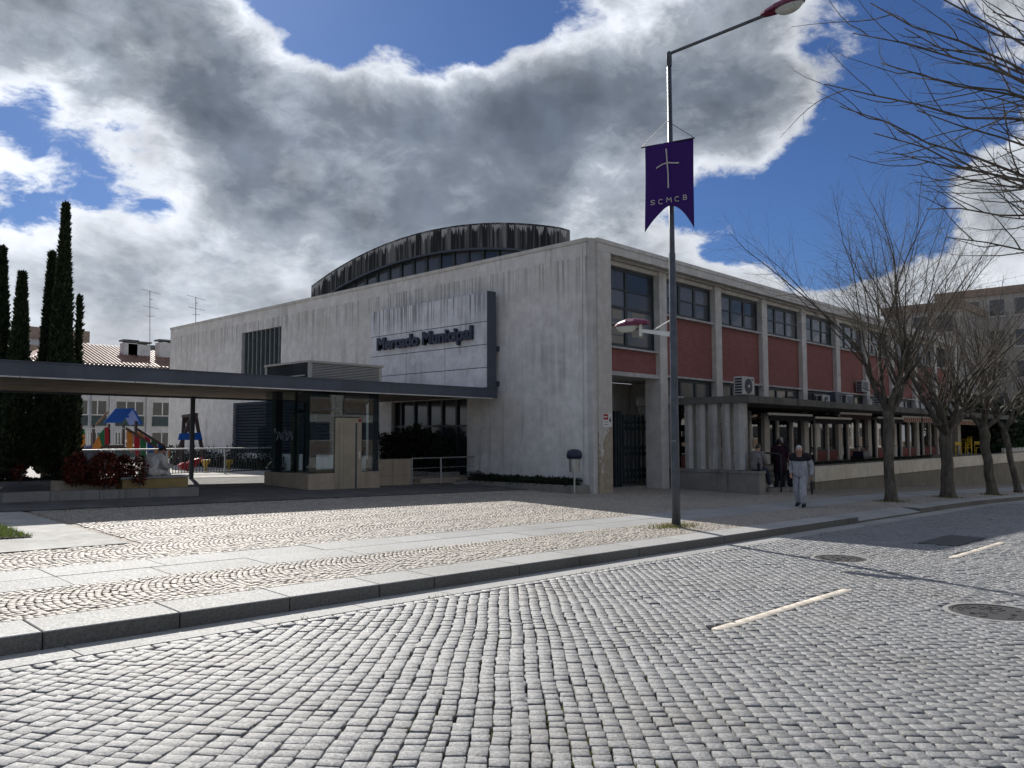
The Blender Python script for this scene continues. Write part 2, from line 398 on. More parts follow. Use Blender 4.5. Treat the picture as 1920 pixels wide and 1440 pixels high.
M_SETT = stone_mat('limestone_sett', (.26, .23, .19), (.46, .42, .365), .3, .6, spec=.4)
M_KERBFACE = stone_mat('shaded_kerb_face', (.105, .10, .088), (.19, .185, .165), .5, .8, attr=False, dirt=(.02, .02, .018), bs=.3, spec=.2)  # darker granite for the kerb sides: their backlit shade is put into the colour
M_GRANITE = stone_mat('pale_granite', (.29, .29, .28), (.46, .46, .445), .55, .7, attr=True, bs=.2, spec=.3)
M_SLABSTONE = stone_mat('sawn_granite_slab', (.265, .27, .265), (.41, .415, .41), .5, .7, attr=True, bs=.12, spec=.3)
M_MARK = stone_mat('white_marble_sett', (.60, .53, .44), (.76, .69, .58), .2, .55)
def soil_mat():
    m, n, p = mat('joint_soil'); P = pos(n); a = n.noise(P, 1.2, 5, .65); b = n.noise(P, 25, 4, .6)
    c = n.mix(b, c4((.022, .021, .020)), c4((.07, .066, .058)))
    c = n.mix(n.math('MULTIPLY', n.mrange(a, .50, .62), n.mrange(b, .35, .6)), c, c4((.075, .085, .025)))
    setp(n, p, c, .95, spec=.1, bump=b, bstr=.5); return m
M_SOIL = soil_mat()
def setts_far():
    m, n, p = mat('setts_far'); P = pos(n); v = n.n('ShaderNodeTexVoronoi', feature='DISTANCE_TO_EDGE'); n.put(v.inputs['Vector'], P); v.inputs['Scale'].default_value = 12
    v2 = n.n('ShaderNodeTexVoronoi'); n.put(v2.inputs['Vector'], P); v2.inputs['Scale'].default_value = 12
    e = n.mrange(v.outputs['Distance'], .02, .10); c = n.mix(v2.outputs['Color'], c4((.28, .24, .19)), c4((.42, .37, .30)), 'MIX')
    c = n.mix(n.noise(P, 5, 4), c4((.27, .23, .185)), c4((.43, .375, .31)))
    c = n.mix(e, c4((.08, .07, .055)), c); setp(n, p, c, .75, spec=.3, bump=e, bstr=.6, bdist=.01); return m
M_SETTFAR = setts_far()
def cobble_far():
    m, n, p = mat('cobbles_far'); P = pos(n); v = n.n('ShaderNodeTexVoronoi', feature='DISTANCE_TO_EDGE'); n.put(v.inputs['Vector'], P); v.inputs['Scale'].default_value = 8
    e = n.mrange(v.outputs['Distance'], .02, .08); c = n.mix(n.noise(P, 8, 5), c4((.15, .155, .16)), c4((.30, .31, .315)))
    c = n.mix(e, c4((.05, .05, .05)), c); setp(n, p, c, .6, spec=.5, bump=e, bstr=.7, bdist=.015); return m
M_COBFAR = cobble_far()
def iron_mat():
    m, n, p = mat('cast_iron_cover'); P = pos(n); v = n.n('ShaderNodeTexChecker'); n.put(v.inputs['Vector'], P); v.inputs['Scale'].default_value = 22
    a = n.noise(P, 14, 5); c = n.mix(a, c4((.045, .043, .042)), c4((.16, .15, .14)))
    setp(n, p, c, .5, .6, bump=n.math('ADD', v.outputs['Fac'], a), bstr=.8, bdist=.01); return m
M_IRON = iron_mat()
def leaf_mat(name, c0, c1, c2=None, trans=.25):
    m, n, p = mat(name); at_ = n.n('ShaderNodeAttribute', attribute_name='rnd', attribute_type='GEOMETRY')
    st = [(0, c0), (1, c1)] if c2 is None else [(0, c0), (.75, c1), (1, c2)]
    setp(n, p, n.ramp(at_.outputs['Fac'], st), .65, spec=.25)
    tl = n.n('ShaderNodeBsdfTranslucent'); n.put(tl.inputs[0], n.ramp(at_.outputs['Fac'], st)); mx = n.n('ShaderNodeMixShader'); mx.inputs[0].default_value = trans
    o = [q for q in n.t.nodes if q.type == 'OUTPUT_MATERIAL'][0]; n.put(mx.inputs[1], p.outputs[0]); n.put(mx.inputs[2], tl.outputs[0]); n.t.links.new(mx.outputs[0], o.inputs[0]); return m
M_CYPRESS = leaf_mat('cypress_needles', (.010, .020, .010), (.034, .052, .022), (.06, .08, .03), .12)
M_REDLEAF = leaf_mat('red_shrub_leaf', (.022, .008, .008), (.16, .028, .018), (.36, .11, .045), .3)
M_HEDGE = leaf_mat('dark_hedge_leaf', (.006, .012, .007), (.020, .031, .014), (.036, .05, .022), .12)
M_GRASS = leaf_mat('grass_blade', (.06, .09, .015), (.13, .19, .03), (.2, .23, .06), .4)
M_DRYGRASS = leaf_mat('dry_grass', (.10, .11, .03), (.24, .23, .08), (.32, .28, .13), .3)
def bark_mat(name, c0, c1):
    m, n, p = mat(name); P = pos(n); a = n.noise(scaled(n, P, (9, 9, 2.2)), 1., 6, .7); b = n.noise(P, 2.2, 4)
    c = n.mix(n.mrange(a, .33, .68), c4(c0), c4(c1)); c = n.mix(n.mrange(b, .5, .7, 0, .5), c, c4((.08, .085, .05)))
    setp(n, p, c, .85, spec=.25, bump=a, bstr=.7, bdist=.03); return m
M_BARK = bark_mat('grey_bark', (.055, .05, .042), (.15, .135, .11))
M_TWIG = bark_mat('twig_bark', (.09, .078, .066), (.20, .17, .14))

# ------------------------------------------------------------------ ground
YK = 7.5                                       # kerb front
def zr(x):                                     # the street falls to the right, faster beyond the trees
    x = np.clip(x, -60, 90); return -.02 * x - .0155 * np.log1p(np.exp(np.minimum(x - 30, 60)))
def zp(x, y): return zr(x) + .14 + .025 * (np.clip(y, YK, 24) - YK)
def zrf(x): return float(zr(np.float64(x)))
def zpf(x, y): return float(zp(np.float64(x), np.float64(y)))
def sheet(name, xs, ys, fz, m, kind='structure', parent=None, off=0.):
    X, Y = np.meshgrid(xs, ys, indexing='ij'); Z = fz(X, Y) + off; nx, ny = X.shape
    v = np.stack([X, Y, Z], -1).reshape(-1, 3); i = np.arange(nx * ny).reshape(nx, ny)
    f = np.stack([i[:-1, :-1], i[1:, :-1], i[1:, 1:], i[:-1, 1:]], -1).reshape(-1, 4)
    return fast(name, v, f, m, parent, kind=kind if parent is None else None)
far = lambda a, b: np.concatenate([[a - 500, a - 150], np.arange(a, b, 2.), [b, b + 150, b + 600]])
ground = sheet('ground', far(-40, 90), far(-40, 90), lambda X, Y: zr(X) - .35 - .0 * Y, M_SETTFAR)
XG = np.arange(-40, 91, 1.)
road = sheet('road', XG, np.array([-1.8, 2, YK - .46]), lambda X, Y: zr(X), M_SOIL, off=-.032)
plaza = sheet('plaza', XG, np.concatenate([[10.68], np.arange(11.5, 24.1, .8), [24, 30, 48, 70]]), zp, M_SETTFAR, off=-.012)
pavement = sheet('pavement', XG, np.array([YK + .555, 8.1, 9.4, 10.68]), zp, M_SOIL, off=-.03)
near_pavement = sheet('near_pavement', XG, np.array([-12., -6, -1.82]), lambda X, Y: zr(X) + .13, M_SETTFAR)

FH = np.array([.7241, .6897]); RH = np.array([.6897, -.7241])
def visible(x, y, z, m=640):
    d = np.stack([x, y, z - 1.7], -1); D = d @ np.array(CF); u = 960 + FPX * (d @ np.array(CR)) / np.maximum(D, .1); v = 720 - FPX * (d @ np.array(CU)) / np.maximum(D, .1)
    return (D > 1.5) & (u > -m) & (u < 1920 + m) & (v < 1440 + m * 1.2), D
def blocks(cx, cy, cz, ux, uy, hl, hw, h, rise, jit, inset, sx=0., sy=0.):
    """many small cut stones: centre, unit direction, half length, half width -> verts, quads"""
    n = len(cx); a = np.stack([ux, uy], -1); b = np.stack([-uy, ux], -1)
    cor = np.array([[-1, -1], [1, -1], [1, 1], [-1, 1]], float)
    j = nrg.uniform(-1, 1, (n, 4, 2)) * jit
    L = cor[None] * np.stack([hl, hw], -1)[:, None] + j
    def ring(k, z, jz):
        q = L * k; xy = q[..., :1] * a[:, None] + q[..., 1:] * b[:, None]
        zz = cz[:, None] + z + jz + (xy[..., 0] * sx + xy[..., 1] * sy)
        return np.concatenate([xy + np.stack([cx, cy], -1)[:, None], zz[..., None]], -1)
    tilt = nrg.uniform(-1, 1, (n, 4)) * rise * .25
    r0 = ring(1., -h, 0); r1 = ring(1., -rise, nrg.uniform(-1, 1, (n, 4)) * rise * .2); r2 = ring(inset, 0, tilt)
    v = np.concatenate([r0, r1, r2], 1)                      # n,12,3
    q = []
    for lo in (0, 4):
        for k in range(4): q.append([lo + k, lo + (k + 1) % 4, lo + 4 + (k + 1) % 4, lo + 4 + k])
    q.append([8, 9, 10, 11]); q = np.array(q)
    f = (np.arange(n) * 12)[:, None, None] + q[None]
    return v, f
def lay(parent, piece, pieces, v, f, D, m, nsingle=300):
    """the 300 stones that show largest as objects of their own, the rest joined"""
    n = len(v); order = np.argsort(D); rnd = np.clip(nrg.normal(.5, .22, n), 0, 1); q = f[0] - f[0].min()
    for i in order[:nsingle]:
        c = v[i].mean(0); fast(piece, v[i], q, m, parent, {'rnd': np.full(len(q), rnd[i])})
    rest = order[nsingle:]
    fast(pieces, v[rest].reshape(-1, 3), ((np.arange(len(rest)) * 12)[:, None, None] + q[None]).reshape(-1, 4), m, parent, {'rnd': np.repeat(rnd[rest], len(q))}, kind='stuff')

# manhole covers and plates first: the cobbles leave room for them
COVERS = [(13.05, 5.2, .36), (9.95, 2.33, .40)]
# granite cobbles in courses slanting across the road
pitch = .113
def lat_of(a0, dm):
    t = np.clip(-a0 / 3.4, 0, 1); t = t * t * (3 - 2 * t)
    return a0 - .042 * t * np.maximum(0, 8.6 - dm) ** 2 + .010 * np.sin(dm * .9 + a0 * .7) + .05 * np.sin(dm * .33 + a0 * .2) + .008 * np.sin(dm * 2.7 + a0 * 1.9)
cols = np.arange(-15 / pitch, 36 / pitch).astype(int); cx = []; cy = []; hl = []; hw = []; ux = []; uy = []
for k in cols:
    a0 = k * pitch; n = int(56 / .112); L = nrg.uniform(.086, .138, n); d = np.cumsum(L) - 4 + nrg.uniform(0, .1)
    dm = d - L / 2; lat = lat_of(a0, dm); sp_ = (lat_of(a0 + pitch / 2, dm) - lat_of(a0 - pitch / 2, dm)); dsh = (lat_of(a0, dm + .05) - lat_of(a0, dm - .05)) / .1
    lat = lat + nrg.normal(0, .0025, n)
    x = RH[0] * lat + FH[0] * dm; y = RH[1] * lat + FH[1] * dm
    ang = np.arctan(dsh); ca, sa = np.cos(ang), np.sin(ang)
    dx = FH[0] * ca + RH[0] * sa; dy = FH[1] * ca + RH[1] * sa
    cx.append(x); cy.append(y); hl.append(L / 2 - nrg.uniform(.003, .006, n)); hw.append(sp_ * ca / 2 - nrg.uniform(.003, .007, n)); ux.append(dx); uy.append(dy)
cx, cy, hl, hw, ux, uy = map(np.concatenate, (cx, cy, hl, hw, ux, uy))
vis, D = visible(cx, cy, zr(cx))
ok = vis & (cy < YK - .60) & (cy > -1.7) & (cx < 62) & (cx > -6) & (D < 60)
for (mx_, my_, mr) in COVERS: ok &= np.hypot(cx - mx_, cy - my_) > mr + .10
ok &= ~((cx > 16.35) & (cx < 18.55) & (cy > 4.38) & (cy < 5.12))
markA = (np.abs(cy - 3.98) < .075) & (((cx > 6.95) & (cx < 10.25)) | ((cx > 14.5) & (cx < 17.8)))
ok &= ~markA
cx, cy, hl, hw, ux, uy, D = (q[ok] for q in (cx, cy, hl, hw, ux, uy, D))
lift_ = .005 * np.sin(cx * 2.1 + cy * 1.3) + nrg.normal(0, .0026, len(cx))
v, f = blocks(cx, cy, zr(cx) + lift_, ux, uy, hl, hw, .045, .0045, .0062, .925, -.02, 0)
lay(road, 'cobble', 'cobbles', v, f, D, M_COBBLE)
# row of setts along the gutter
xs = np.arange(-6, 46, .15); v, f = blocks(xs, np.full(len(xs), YK - .53), zr(xs), np.ones(len(xs)), np.zeros(len(xs)), nrg.uniform(.062, .07, len(xs)), np.full(len(xs), .055), .04, .01, .005, .86, -.02, 0)
fast('border_setts', v.reshape(-1, 3), f.reshape(-1, 4), M_COBBLE, road, {'rnd': np.repeat(nrg.uniform(.2, .8, len(xs)), 9)}, kind='stuff')
# white stone lane dashes
for x0, x1 in ((7.0, 10.22), (14.6, 17.7)):
    for x in np.arange(x0, x1, .17):
        v, f = blocks(np.array([x + .085]), np.array([3.98]), zr(np.array([x])) + .001, np.array([1.]), np.array([0.]), np.array([.079]), np.array([.066]), .04, .006, .003, .93, -.02, 0)
        fast('marking_stone', v[0], f[0], M_MARK, road, {'rnd': np.full(9, rng.random())})
# kerb and gutter stones
kerb = thing('kerb', None, None, (0, YK, 0)); kerb['kind'] = 'structure'
gutter = thing('gutter', None, None, (0, YK - .25, 0)); gutter['kind'] = 'structure'
x = -6.
drop0, drop1 = 20.0, 24.6
bounds = [x]
while x < 62:
    Ln = rng.choice([.82, 1.15, 1.3, 1.42, 1.5]); nx_ = x + Ln
    for e in (drop0, drop1):
        if x < e < nx_ or abs(nx_ - e) < .25: nx_ = e
    if nx_ - x < .2: nx_ = x + .6
    x = nx_; bounds.append(x)
for a, b in zip(bounds[:-1], bounds[1:]):
    low = a >= drop0 - .01 and b <= drop1 + .01; g_ = .006
    za, zb = zrf(a), zrf(b); hf = .045 if low else .14; y0 = YK + rng.uniform(-.004, .004); y1 = YK + .56
    m_ = MB(); e = .012
    ya = y0
    m_.hexa([(a + g_, ya, za - .1), (b - g_, ya, zb - .1), (b - g_, y1, zb - .1), (a + g_, y1, za - .1)],
            [(a + g_, ya, za + hf), (b - g_, ya, zb + hf), (b - g_, y1, zb + .154), (a + g_, y1, za + .154)])
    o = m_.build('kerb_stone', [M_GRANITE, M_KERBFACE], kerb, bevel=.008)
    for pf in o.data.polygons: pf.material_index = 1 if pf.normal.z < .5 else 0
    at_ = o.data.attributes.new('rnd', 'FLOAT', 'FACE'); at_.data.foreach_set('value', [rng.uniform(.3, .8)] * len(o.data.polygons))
x = -6.
while x < 62:
    b = x + rng.choice([1.2, 1.6, 2.0]); za, zb = zrf(x), zrf(b); g_ = .005
    o = MB().hexa([(x + g_, YK - .46, za - .08), (b - g_, YK - .46, zb - .08), (b - g_, YK - .003, zb - .08), (x + g_, YK - .003, za - .08)],
              [(x + g_, YK - .46, za + .002), (b - g_, YK - .46, zb + .002), (b - g_, YK - .003, zb - .006), (x + g_, YK - .003, za - .006)]).build('gutter_stone', M_GRANITE, gutter, bevel=.004)
    at_ = o.data.attributes.new('rnd', 'FLOAT', 'FACE'); at_.data.foreach_set('value', [rng.uniform(.2, .6)] * len(o.data.polygons)); x = b
# footpath of sawn granite slabs
for r_ in range(2):
    x = -6. + r_ * .5; y0 = 9.41 + r_ * .635; y1 = y0 + .625
    while x < 60:
        b = x + rng.choice([1.05, 1.25, 1.45, .9]); g_ = .004; j = rng.uniform(-.003, .003)
        o = MB().hexa([(x + g_, y0, zpf(x, y0) - .05), (b - g_, y0, zpf(b, y0) - .05), (b - g_, y1, zpf(b, y1) - .05), (x + g_, y1, zpf(x, y1) - .05)],
                  [(x + g_, y0, zpf(x, y0) + j), (b - g_, y0, zpf(b, y0) + j), (b - g_, y1, zpf(b, y1) + j), (x + g_, y1, zpf(x, y1) + j)]).build('paving_slab', M_SLABSTONE, pavement, bevel=.004)
        at_ = o.data.attributes.new('rnd', 'FLOAT', 'FACE'); at_.data.foreach_set('value', [rng.uniform(.3, .7)] * len(o.data.polygons)); x = b
# limestone setts laid in segmental arcs
def arcs(x0, x1, y0, y1, band, s=.078):
    X = []; Y = []; UX = []; UY = []; HL = []; HW = []
    nb = max(1, int(round((y1 - y0) / band))); band = (y1 - y0) / nb
    for b in range(nb):
        yb = y0 + b * band; T0, T1 = -.35, .95; Rr_ = band / (math.sin(T1) - math.sin(T0)); th = (T1 - T0) / 2; ph = rng.uniform(0, 1)
        na = int(2 * th * Rr_ / s); tt = T0 + (np.arange(na) + .5) / na * 2 * th
        ks = np.arange(int((x1 - x0) / s) + 24) - 20
        T, K = np.meshgrid(tt, ks); T = T + (nrg.uniform(-.5, .5, K.shape[0]) * .07)[:, None] + nrg.normal(0, .007, T.shape)
        X.append((x0 + (K + ph) * s + Rr_ - Rr_ * np.cos(T) + nrg.normal(0, .004, T.shape)).ravel()); Y.append((yb + Rr_ * (np.sin(T) - math.sin(T0))).ravel())
        UX.append((np.sin(T)).ravel()); UY.append(np.cos(T).ravel())
        HL.append(np.full(T.size, Rr_ * th / na - .0032)); HW.append((np.cos(T) * s / 2 - .0032).ravel())
    X, Y, UX, UY, HL, HW = map(np.concatenate, (X, Y, UX, UY, HL, HW)); k = (X > x0) & (X < x1) & (Y > y0 + .075) & (Y < y1 - .075)
    return X[k], Y[k], UX[k], UY[k], HL[k], HW[k]
def sett_field(parent, x0, x1, y0, y1, band, nsingle, keep=None):
    X, Y, UX, UY, HL, HW = arcs(x0, x1, y0, y1, band); vis, D = visible(X, Y, zp(X, Y)); 
    if keep is not None: vis &= keep(X, Y)
    X, Y, UX, UY, HL, HW, D = (q[vis] for q in (X, Y, UX, UY, HL, HW, D)); n = len(X)
    v, f = blocks(X, Y, zp(X, Y) + nrg.normal(0, .0022, n), UX, UY, HL * nrg.uniform(.86, 1.0, n), HW * nrg.uniform(.90, 1.02, n), .035, .004, .0055, .90, -.02, .025)
    lay(parent, 'sett', 'setts', v, f, D, M_SETT, nsingle)
def edge_row(parent, y, x0, x1):
    xs = np.arange(x0, x1, .088); n = len(xs); Y = np.full(n, y); v, f = blocks(xs, Y, zp(xs, Y), np.ones(n), np.zeros(n), nrg.uniform(.036, .0415, n), nrg.uniform(.032, .036, n), .035, .004, .004, .9, -.02, .025)
    fast('edge_setts', v.reshape(-1, 3), f.reshape(-1, 4), M_SETT, parent, {'rnd': np.repeat(nrg.uniform(.05, .5, n), 9)}, kind='stuff')
for y_, par_ in ((YK + .60, pavement), (9.37, pavement), (10.725, plaza)): edge_row(par_, y_, -5, 44 if par_ is pavement else 27)
CONCRETE = lambda X, Y: ~((X < 4.9) & (Y > 12.15))
sett_field(pavement, -5, 44, YK + .55, 9.41, 1.32, 300)
sett_field(plaza, -5, 27, 10.68, 19.2, 1.42, 300, CONCRETE)
# concrete apron and lawn corner at the left
apron = sheet('concrete_apron', np.linspace(-8, 4.75, 14), np.linspace(12.2, 19.0, 8), zp, simple('smooth_concrete', (.40, .395, .37), .85, var=.2, scale=1.5, bump=.2), off=.004)
asphalt_m = simple('dark_asphalt_path', (.11, .108, .104), .9, var=.35, scale=2., bump=.4)
sheet('covered_path', np.linspace(-8, 19, 28), np.linspace(17.4, 26.5, 12), zp, asphalt_m, off=.016)
sheet('playground_floor', np.linspace(4, 19.6, 18), np.linspace(27.0, 48., 12), zp, simple('pale_rubber_floor', (.42, .40, .37), .9, var=.3), off=.01)
# covers
for (mx_, my_, mr), lb in zip(COVERS, ('round cast iron manhole cover crossed by the lamp post shadow', 'round cast iron manhole cover in the sunlit cobbles beyond the white dash')):
    z = zrf(mx_); t = thing('manhole_cover', lb, 'manhole cover', (mx_, my_, z), 'manhole covers in the road')
    MB().lathe((mx_, my_, z), [(mr + .09, -.03), (mr + .09, .002), (mr + .035, .004), (mr + .035, -.012)], 28).build('stone_collar', M_GRANITE, t)
    c = MB().lathe((mx_, my_, z), [(mr + .03, -.02), (mr + .03, .004), (mr, .006), (mr - .004, -.006), (mr - .01, -.002), (mr - .03, .003)], 28).build('lid', M_IRON, t)
    for q in range(34):
        a = rng.uniform(0, 6.28); r_ = mr * .86 * math.sqrt(rng.random()); X_ = mx_ + r_ * math.cos(a); Y_ = my_ + r_ * math.sin(a)
        MB().box(X_ - .022, X_ + .022, Y_ - .018, Y_ + .018, z - .001, z + .009).build('raised_stud', M_IRON, c)
t = thing('service_cover', 'dark rectangular iron service cover at the edge of the building shadow', 'manhole cover', (17.4, 4.75, zrf(17.4)))
for i in range(3):
    a = 16.42 + i * .7; MB().hexa([(a, 4.42, zrf(a) - .02), (a + .69, 4.42, zrf(a + .69) - .02), (a + .69, 5.08, zrf(a + .69) - .02), (a, 5.08, zrf(a) - .02)],
        [(a, 4.42, zrf(a) + .006), (a + .69, 4.42, zrf(a + .69) + .006), (a + .69, 5.08, zrf(a + .69) + .006), (a, 5.08, zrf(a) + .006)]).build('cover_plate', M_IRON, t)
def blades(name, pts, h, w_, m, parent=None, **tags):
    pts = np.asarray(pts, float); n = len(pts); a = nrg.uniform(0, 6.28, n); hh = h * nrg.uniform(.45, 1.2, n); ln = nrg.normal(0, .45, (n, 2)) * hh[:, None]
    u = np.stack([np.cos(a), np.sin(a)], -1) * w_ / 2
    v = np.zeros((n, 3, 3)); v[:, 0, :2] = pts[:, :2] - u; v[:, 1, :2] = pts[:, :2] + u; v[:, 2, :2] = pts[:, :2] + ln; v[:, :2, 2] = pts[:, 2:3]; v[:, 2, 2] = pts[:, 2] + hh
    return fast(name, v.reshape(-1, 3), np.arange(n * 3).reshape(-1, 3), m, parent, {'rnd': nrg.uniform(0, 1, n)}, **tags)
sheet('lawn', np.linspace(-8, 3.85, 10), np.linspace(13.5, 16.6, 5), zp, M_SOIL, off=.02)
n = 16000; px_ = nrg.uniform(-3, 3.85, n); py_ = nrg.uniform(13.5, 16.5, n)
blades('grass', np.stack([px_, py_, zp(px_, py_) + .02], -1), .075, .012, M_GRASS, kind='stuff', label='short green lawn at the corner of the concrete apron', cat='grass')
n = 700; a = nrg.uniform(0, 6.28, n); r_ = np.abs(nrg.normal(0, .22, n)) + .08; px_ = 13.98 + r_ * np.cos(a) * 1.8; py_ = 8.85 + r_ * np.sin(a) * .8
blades('weeds', np.stack([px_, py_, zp(px_, py_)], -1), .07, .012, M_DRYGRASS, kind='stuff', label='tufts of dry grass round the lamp post foot', cat='weeds')
# moss and weed tufts growing in the cobble joints
n = 5200; lat = nrg.uniform(-.6, 4.6, n); dm = 3 + nrg.gamma(2.2, 1.3, n); k = lat_of(np.round(lat / pitch) * pitch - pitch / 2, dm)
px_ = RH[0] * k + FH[0] * dm; py_ = RH[1] * k + FH[1] * dm; cl_ = np.array([mnoise.noise((float(a) * .9, float(b) * .9, 0)) for a, b in zip(px_, py_)]); kk = cl_ > .08
px_, py_ = px_[kk] + nrg.normal(0, .012, kk.sum()), py_[kk] + nrg.normal(0, .012, kk.sum())
blades('joint_moss', np.stack([px_, py_, zr(px_) - .02], -1), .024, .012, M_DRYGRASS, kind='stuff', label='thin moss and grass in the joints of the road cobbles', cat='moss')
n = 700; px_ = nrg.uniform(2, 40, n); py_ = nrg.choice([YK - .47, YK + .57, 9.4], n, p=[.5, .3, .2]) + nrg.normal(0, .012, n)
cl_ = np.array([mnoise.noise((float(a) * .8, 3.3, 0)) for a in px_]); kk = cl_ > .1
blades('edge_weeds', np.stack([px_[kk], py_[kk], np.where(py_[kk] < YK, zr(px_[kk]), zp(px_[kk], np.maximum(py_[kk], YK)))], -1), .04, .012, M_DRYGRASS, kind='stuff', label='sparse weeds along the kerb and paving edges', cat='weeds')

# ------------------------------------------------------------------ market hall
XL, YR, YP, YW = 19.72, 15.3, 15.7, 15.95
YE, XE, ZT = 45.73, 59.0, 7.93
hall = thing('market_hall', 'weathered pale two storey municipal market hall with red brick panels and arched clerestory', 'building', (20, 15.3, -.05))
# --- end wall with the sign (plane x = XL) with two openings
def wall_x(m_, x0, x1, ys, zs, holes):
    for a, b in zip(ys[:-1], ys[1:]):
        for c, d in zip(zs[:-1], zs[1:]):
            if not any(h[0] <= (a + b) / 2 <= h[1] and h[2] <= (c + d) / 2 <= h[3] for h in holes): m_.box(x0, x1, a, b, c, d)
DZ0, DZ1 = -.3, 3.05
holes = [(21.0, 25.35, DZ0, 3.05), (27.0, 38.2, .92, 3.4), (33.7, 37.45, 4.55, 6.88)]
m_ = MB()
ys = [15.55, 21.0, 25.35, 27.0, 33.7, 37.45, 38.2, YE]; zs = [-.5, DZ0, .92, 3.05, 3.4, 4.55, 6.88, 7.8]
wall_x(m_, XL, XL + .32, ys, zs, holes)
wl = m_.build('end_wall', M_WALL, hall); 
bm = bmesh.new(); bm.from_mesh(wl.data); bmesh.ops.remove_doubles(bm, verts=bm.verts, dist=.001)
seen = {}
for fc in list(bm.faces):
    k = tuple(sorted(vv.index for vv in fc.verts)); seen.setdefault(k, []).append(fc)
bmesh.ops.delete(bm, geom=[q for l in seen.values() if len(l) > 1 for q in l], context='FACES'); bm.to_mesh(wl.data); bm.free()
MB().box(XL - .03, XL + .36, 15.52, YE + .03, 7.803, ZT).build('coping', M_FASCIA, hall)
MB().box(XL + .02, XL + .34, 15.36, 15.547, -.4, 7.90).build('groove_strip', M_WALL2, hall)
# upper window with vertical slats
wn = MB().box(XL + .18, XL + .2, 33.7, 37.45, 4.56, 6.87).build('slatted_window', M_PANE2, hall)
for i in range(9):
    y = 33.95 + i * .41; MB().box(XL + .03, XL + .18, y - .05, y + .05, 4.57, 6.86).build('slat', M_SLAT, wn)
# ground floor louvres
lv = MB().box(XL + .2, XL + .22, 27.0, 38.2, .93, 3.39).build('louvre_screen', M_DKMETAL, hall)
for i in range(17):
    z = .98 + i * .145
    for (a, b) in ((27.02, 32.55), (32.6, 38.15)):
        MB().hexa([(XL - .03, a, z), (XL - .015, a, z - .004), (XL - .015, b, z - .004), (XL - .03, b, z)], [(XL + .13, a, z + .10), (XL + .145, a, z + .096), (XL + .145, b, z + .096), (XL + .13, b, z + .10)]).build('louvre_blade', M_BLADE, lv)
# glazed entrance
en = MB().box(XL + .24, XL + .26, 21.01, 25.34, DZ0, 3.04).build('entrance_glazing', M_PANE2, hall)
for i, y in enumerate([21.05, 21.75, 22.55, 23.35, 24.15, 24.95, 25.3]): MB().box(XL + .16, XL + .235, y - .045, y + .045, DZ0, 3.03).build('mullion', M_DKMETAL, en)
MB().box(XL + .15, XL + .238, 21.01, 25.34, 2.05, 2.12).build('transom', M_DKMETAL, en)
# --- corner pier and long front
pier = MB().box(19.97, 20.66, YR, 16.3, -.4, 7.54).build('corner_pier', M_PIER, hall)
MB().box(19.97, XE, YR, 15.62, 7.545, 7.80).build('fascia', M_FASCIA, hall)
MB().box(19.94, XE + .03, YR - .03, 15.66, 7.803, ZT).build('front_coping', M_FASCIA, hall)
MB().box(20.66, XE - .05, 15.62, 16.4, 7.50, 7.62).build('soffit', M_WALL2, hall)
MB().box(20.67, XE - .06, 15.80, 16.3, 7.36, 7.498).build('lintel_beam', M_FASCIA, hall)
MB().box(20.0, XE, 16.3, YE, 7.45, 7.62).build('flat_roof', M_ROOFGRAVEL, hall)
PX = [24.05 + 3.9 * i for i in range(9)]
for x in PX:
    MB().box(x, x + .46, YP, 16.35, -.2 if x < 25 else .45, 7.499).build('pilaster', M_FASCIA, hall)
MB().box(XE - .7, XE - .02, YR + .02, 16.3, -.9, 7.54).build('end_pier', M_FASCIA, hall)
edges = [20.66] + [q for x in PX for q in (x, x + .46)] + [XE - .7]
bays = [(edges[2 * i], edges[2 * i + 1]) for i in range(len(PX) + 1)]
def window(parent, name, x0, x1, z0, z1, nx, nz, y=YW, mats=(M_PANE, M_PANE, M_PANE2, M_PANE4), fr=.115, seed=0, heavy=None):
    r_ = random.Random(seed); m_ = MB()
    m_.box(x0, x1, y - .02, y + .04, z0, z0 + fr); m_.box(x0, x1, y - .02, y + .04, z1 - fr, z1)
    m_.box(x0, x0 + fr, y - .018, y + .038, z0 + fr, z1 - fr); m_.box(x1 - fr, x1, y - .018, y + .038, z0 + fr, z1 - fr)
    cw = (x1 - x0 - 2 * fr) / nx; ch = (z1 - z0 - 2 * fr) / nz
    for i in range(1, nx): m_.box(x0 + fr + i * cw - fr * .6, x0 + fr + i * cw + fr * .6, y - .03, y + .03, z0 + fr, z1 - fr)
    for j in range(1, nz):
        w_ = fr * (.9 if heavy == j else .42); m_.box(x0 + fr, x1 - fr, y - .026, y + .026, z0 + fr + j * ch - w_ / 2, z0 + fr + j * ch + w_ / 2)
    wn = m_.build(name, M_FRAME, parent)
    for i in range(nx):
        for j in range(nz):
            a = x0 + fr + i * cw; b = z0 + fr + j * ch; t_ = r_.uniform(-.006, .006)
            MB().hexa([(a, y + .006 + t_, b), (a + cw, y + .006 - t_, b), (a + cw, y + .014, b), (a, y + .014, b)], [(a, y + .006, b + ch), (a + cw, y + .006, b + ch), (a + cw, y + .014, b + ch), (a, y + .014, b + ch)]).build('pane', r_.choice(mats), wn)
    return wn
MB().box(20.66, XE - .7, YW + .06, YW + .12, 3.7, 7.4).build('inner_wall', M_DARKROOM, hall)
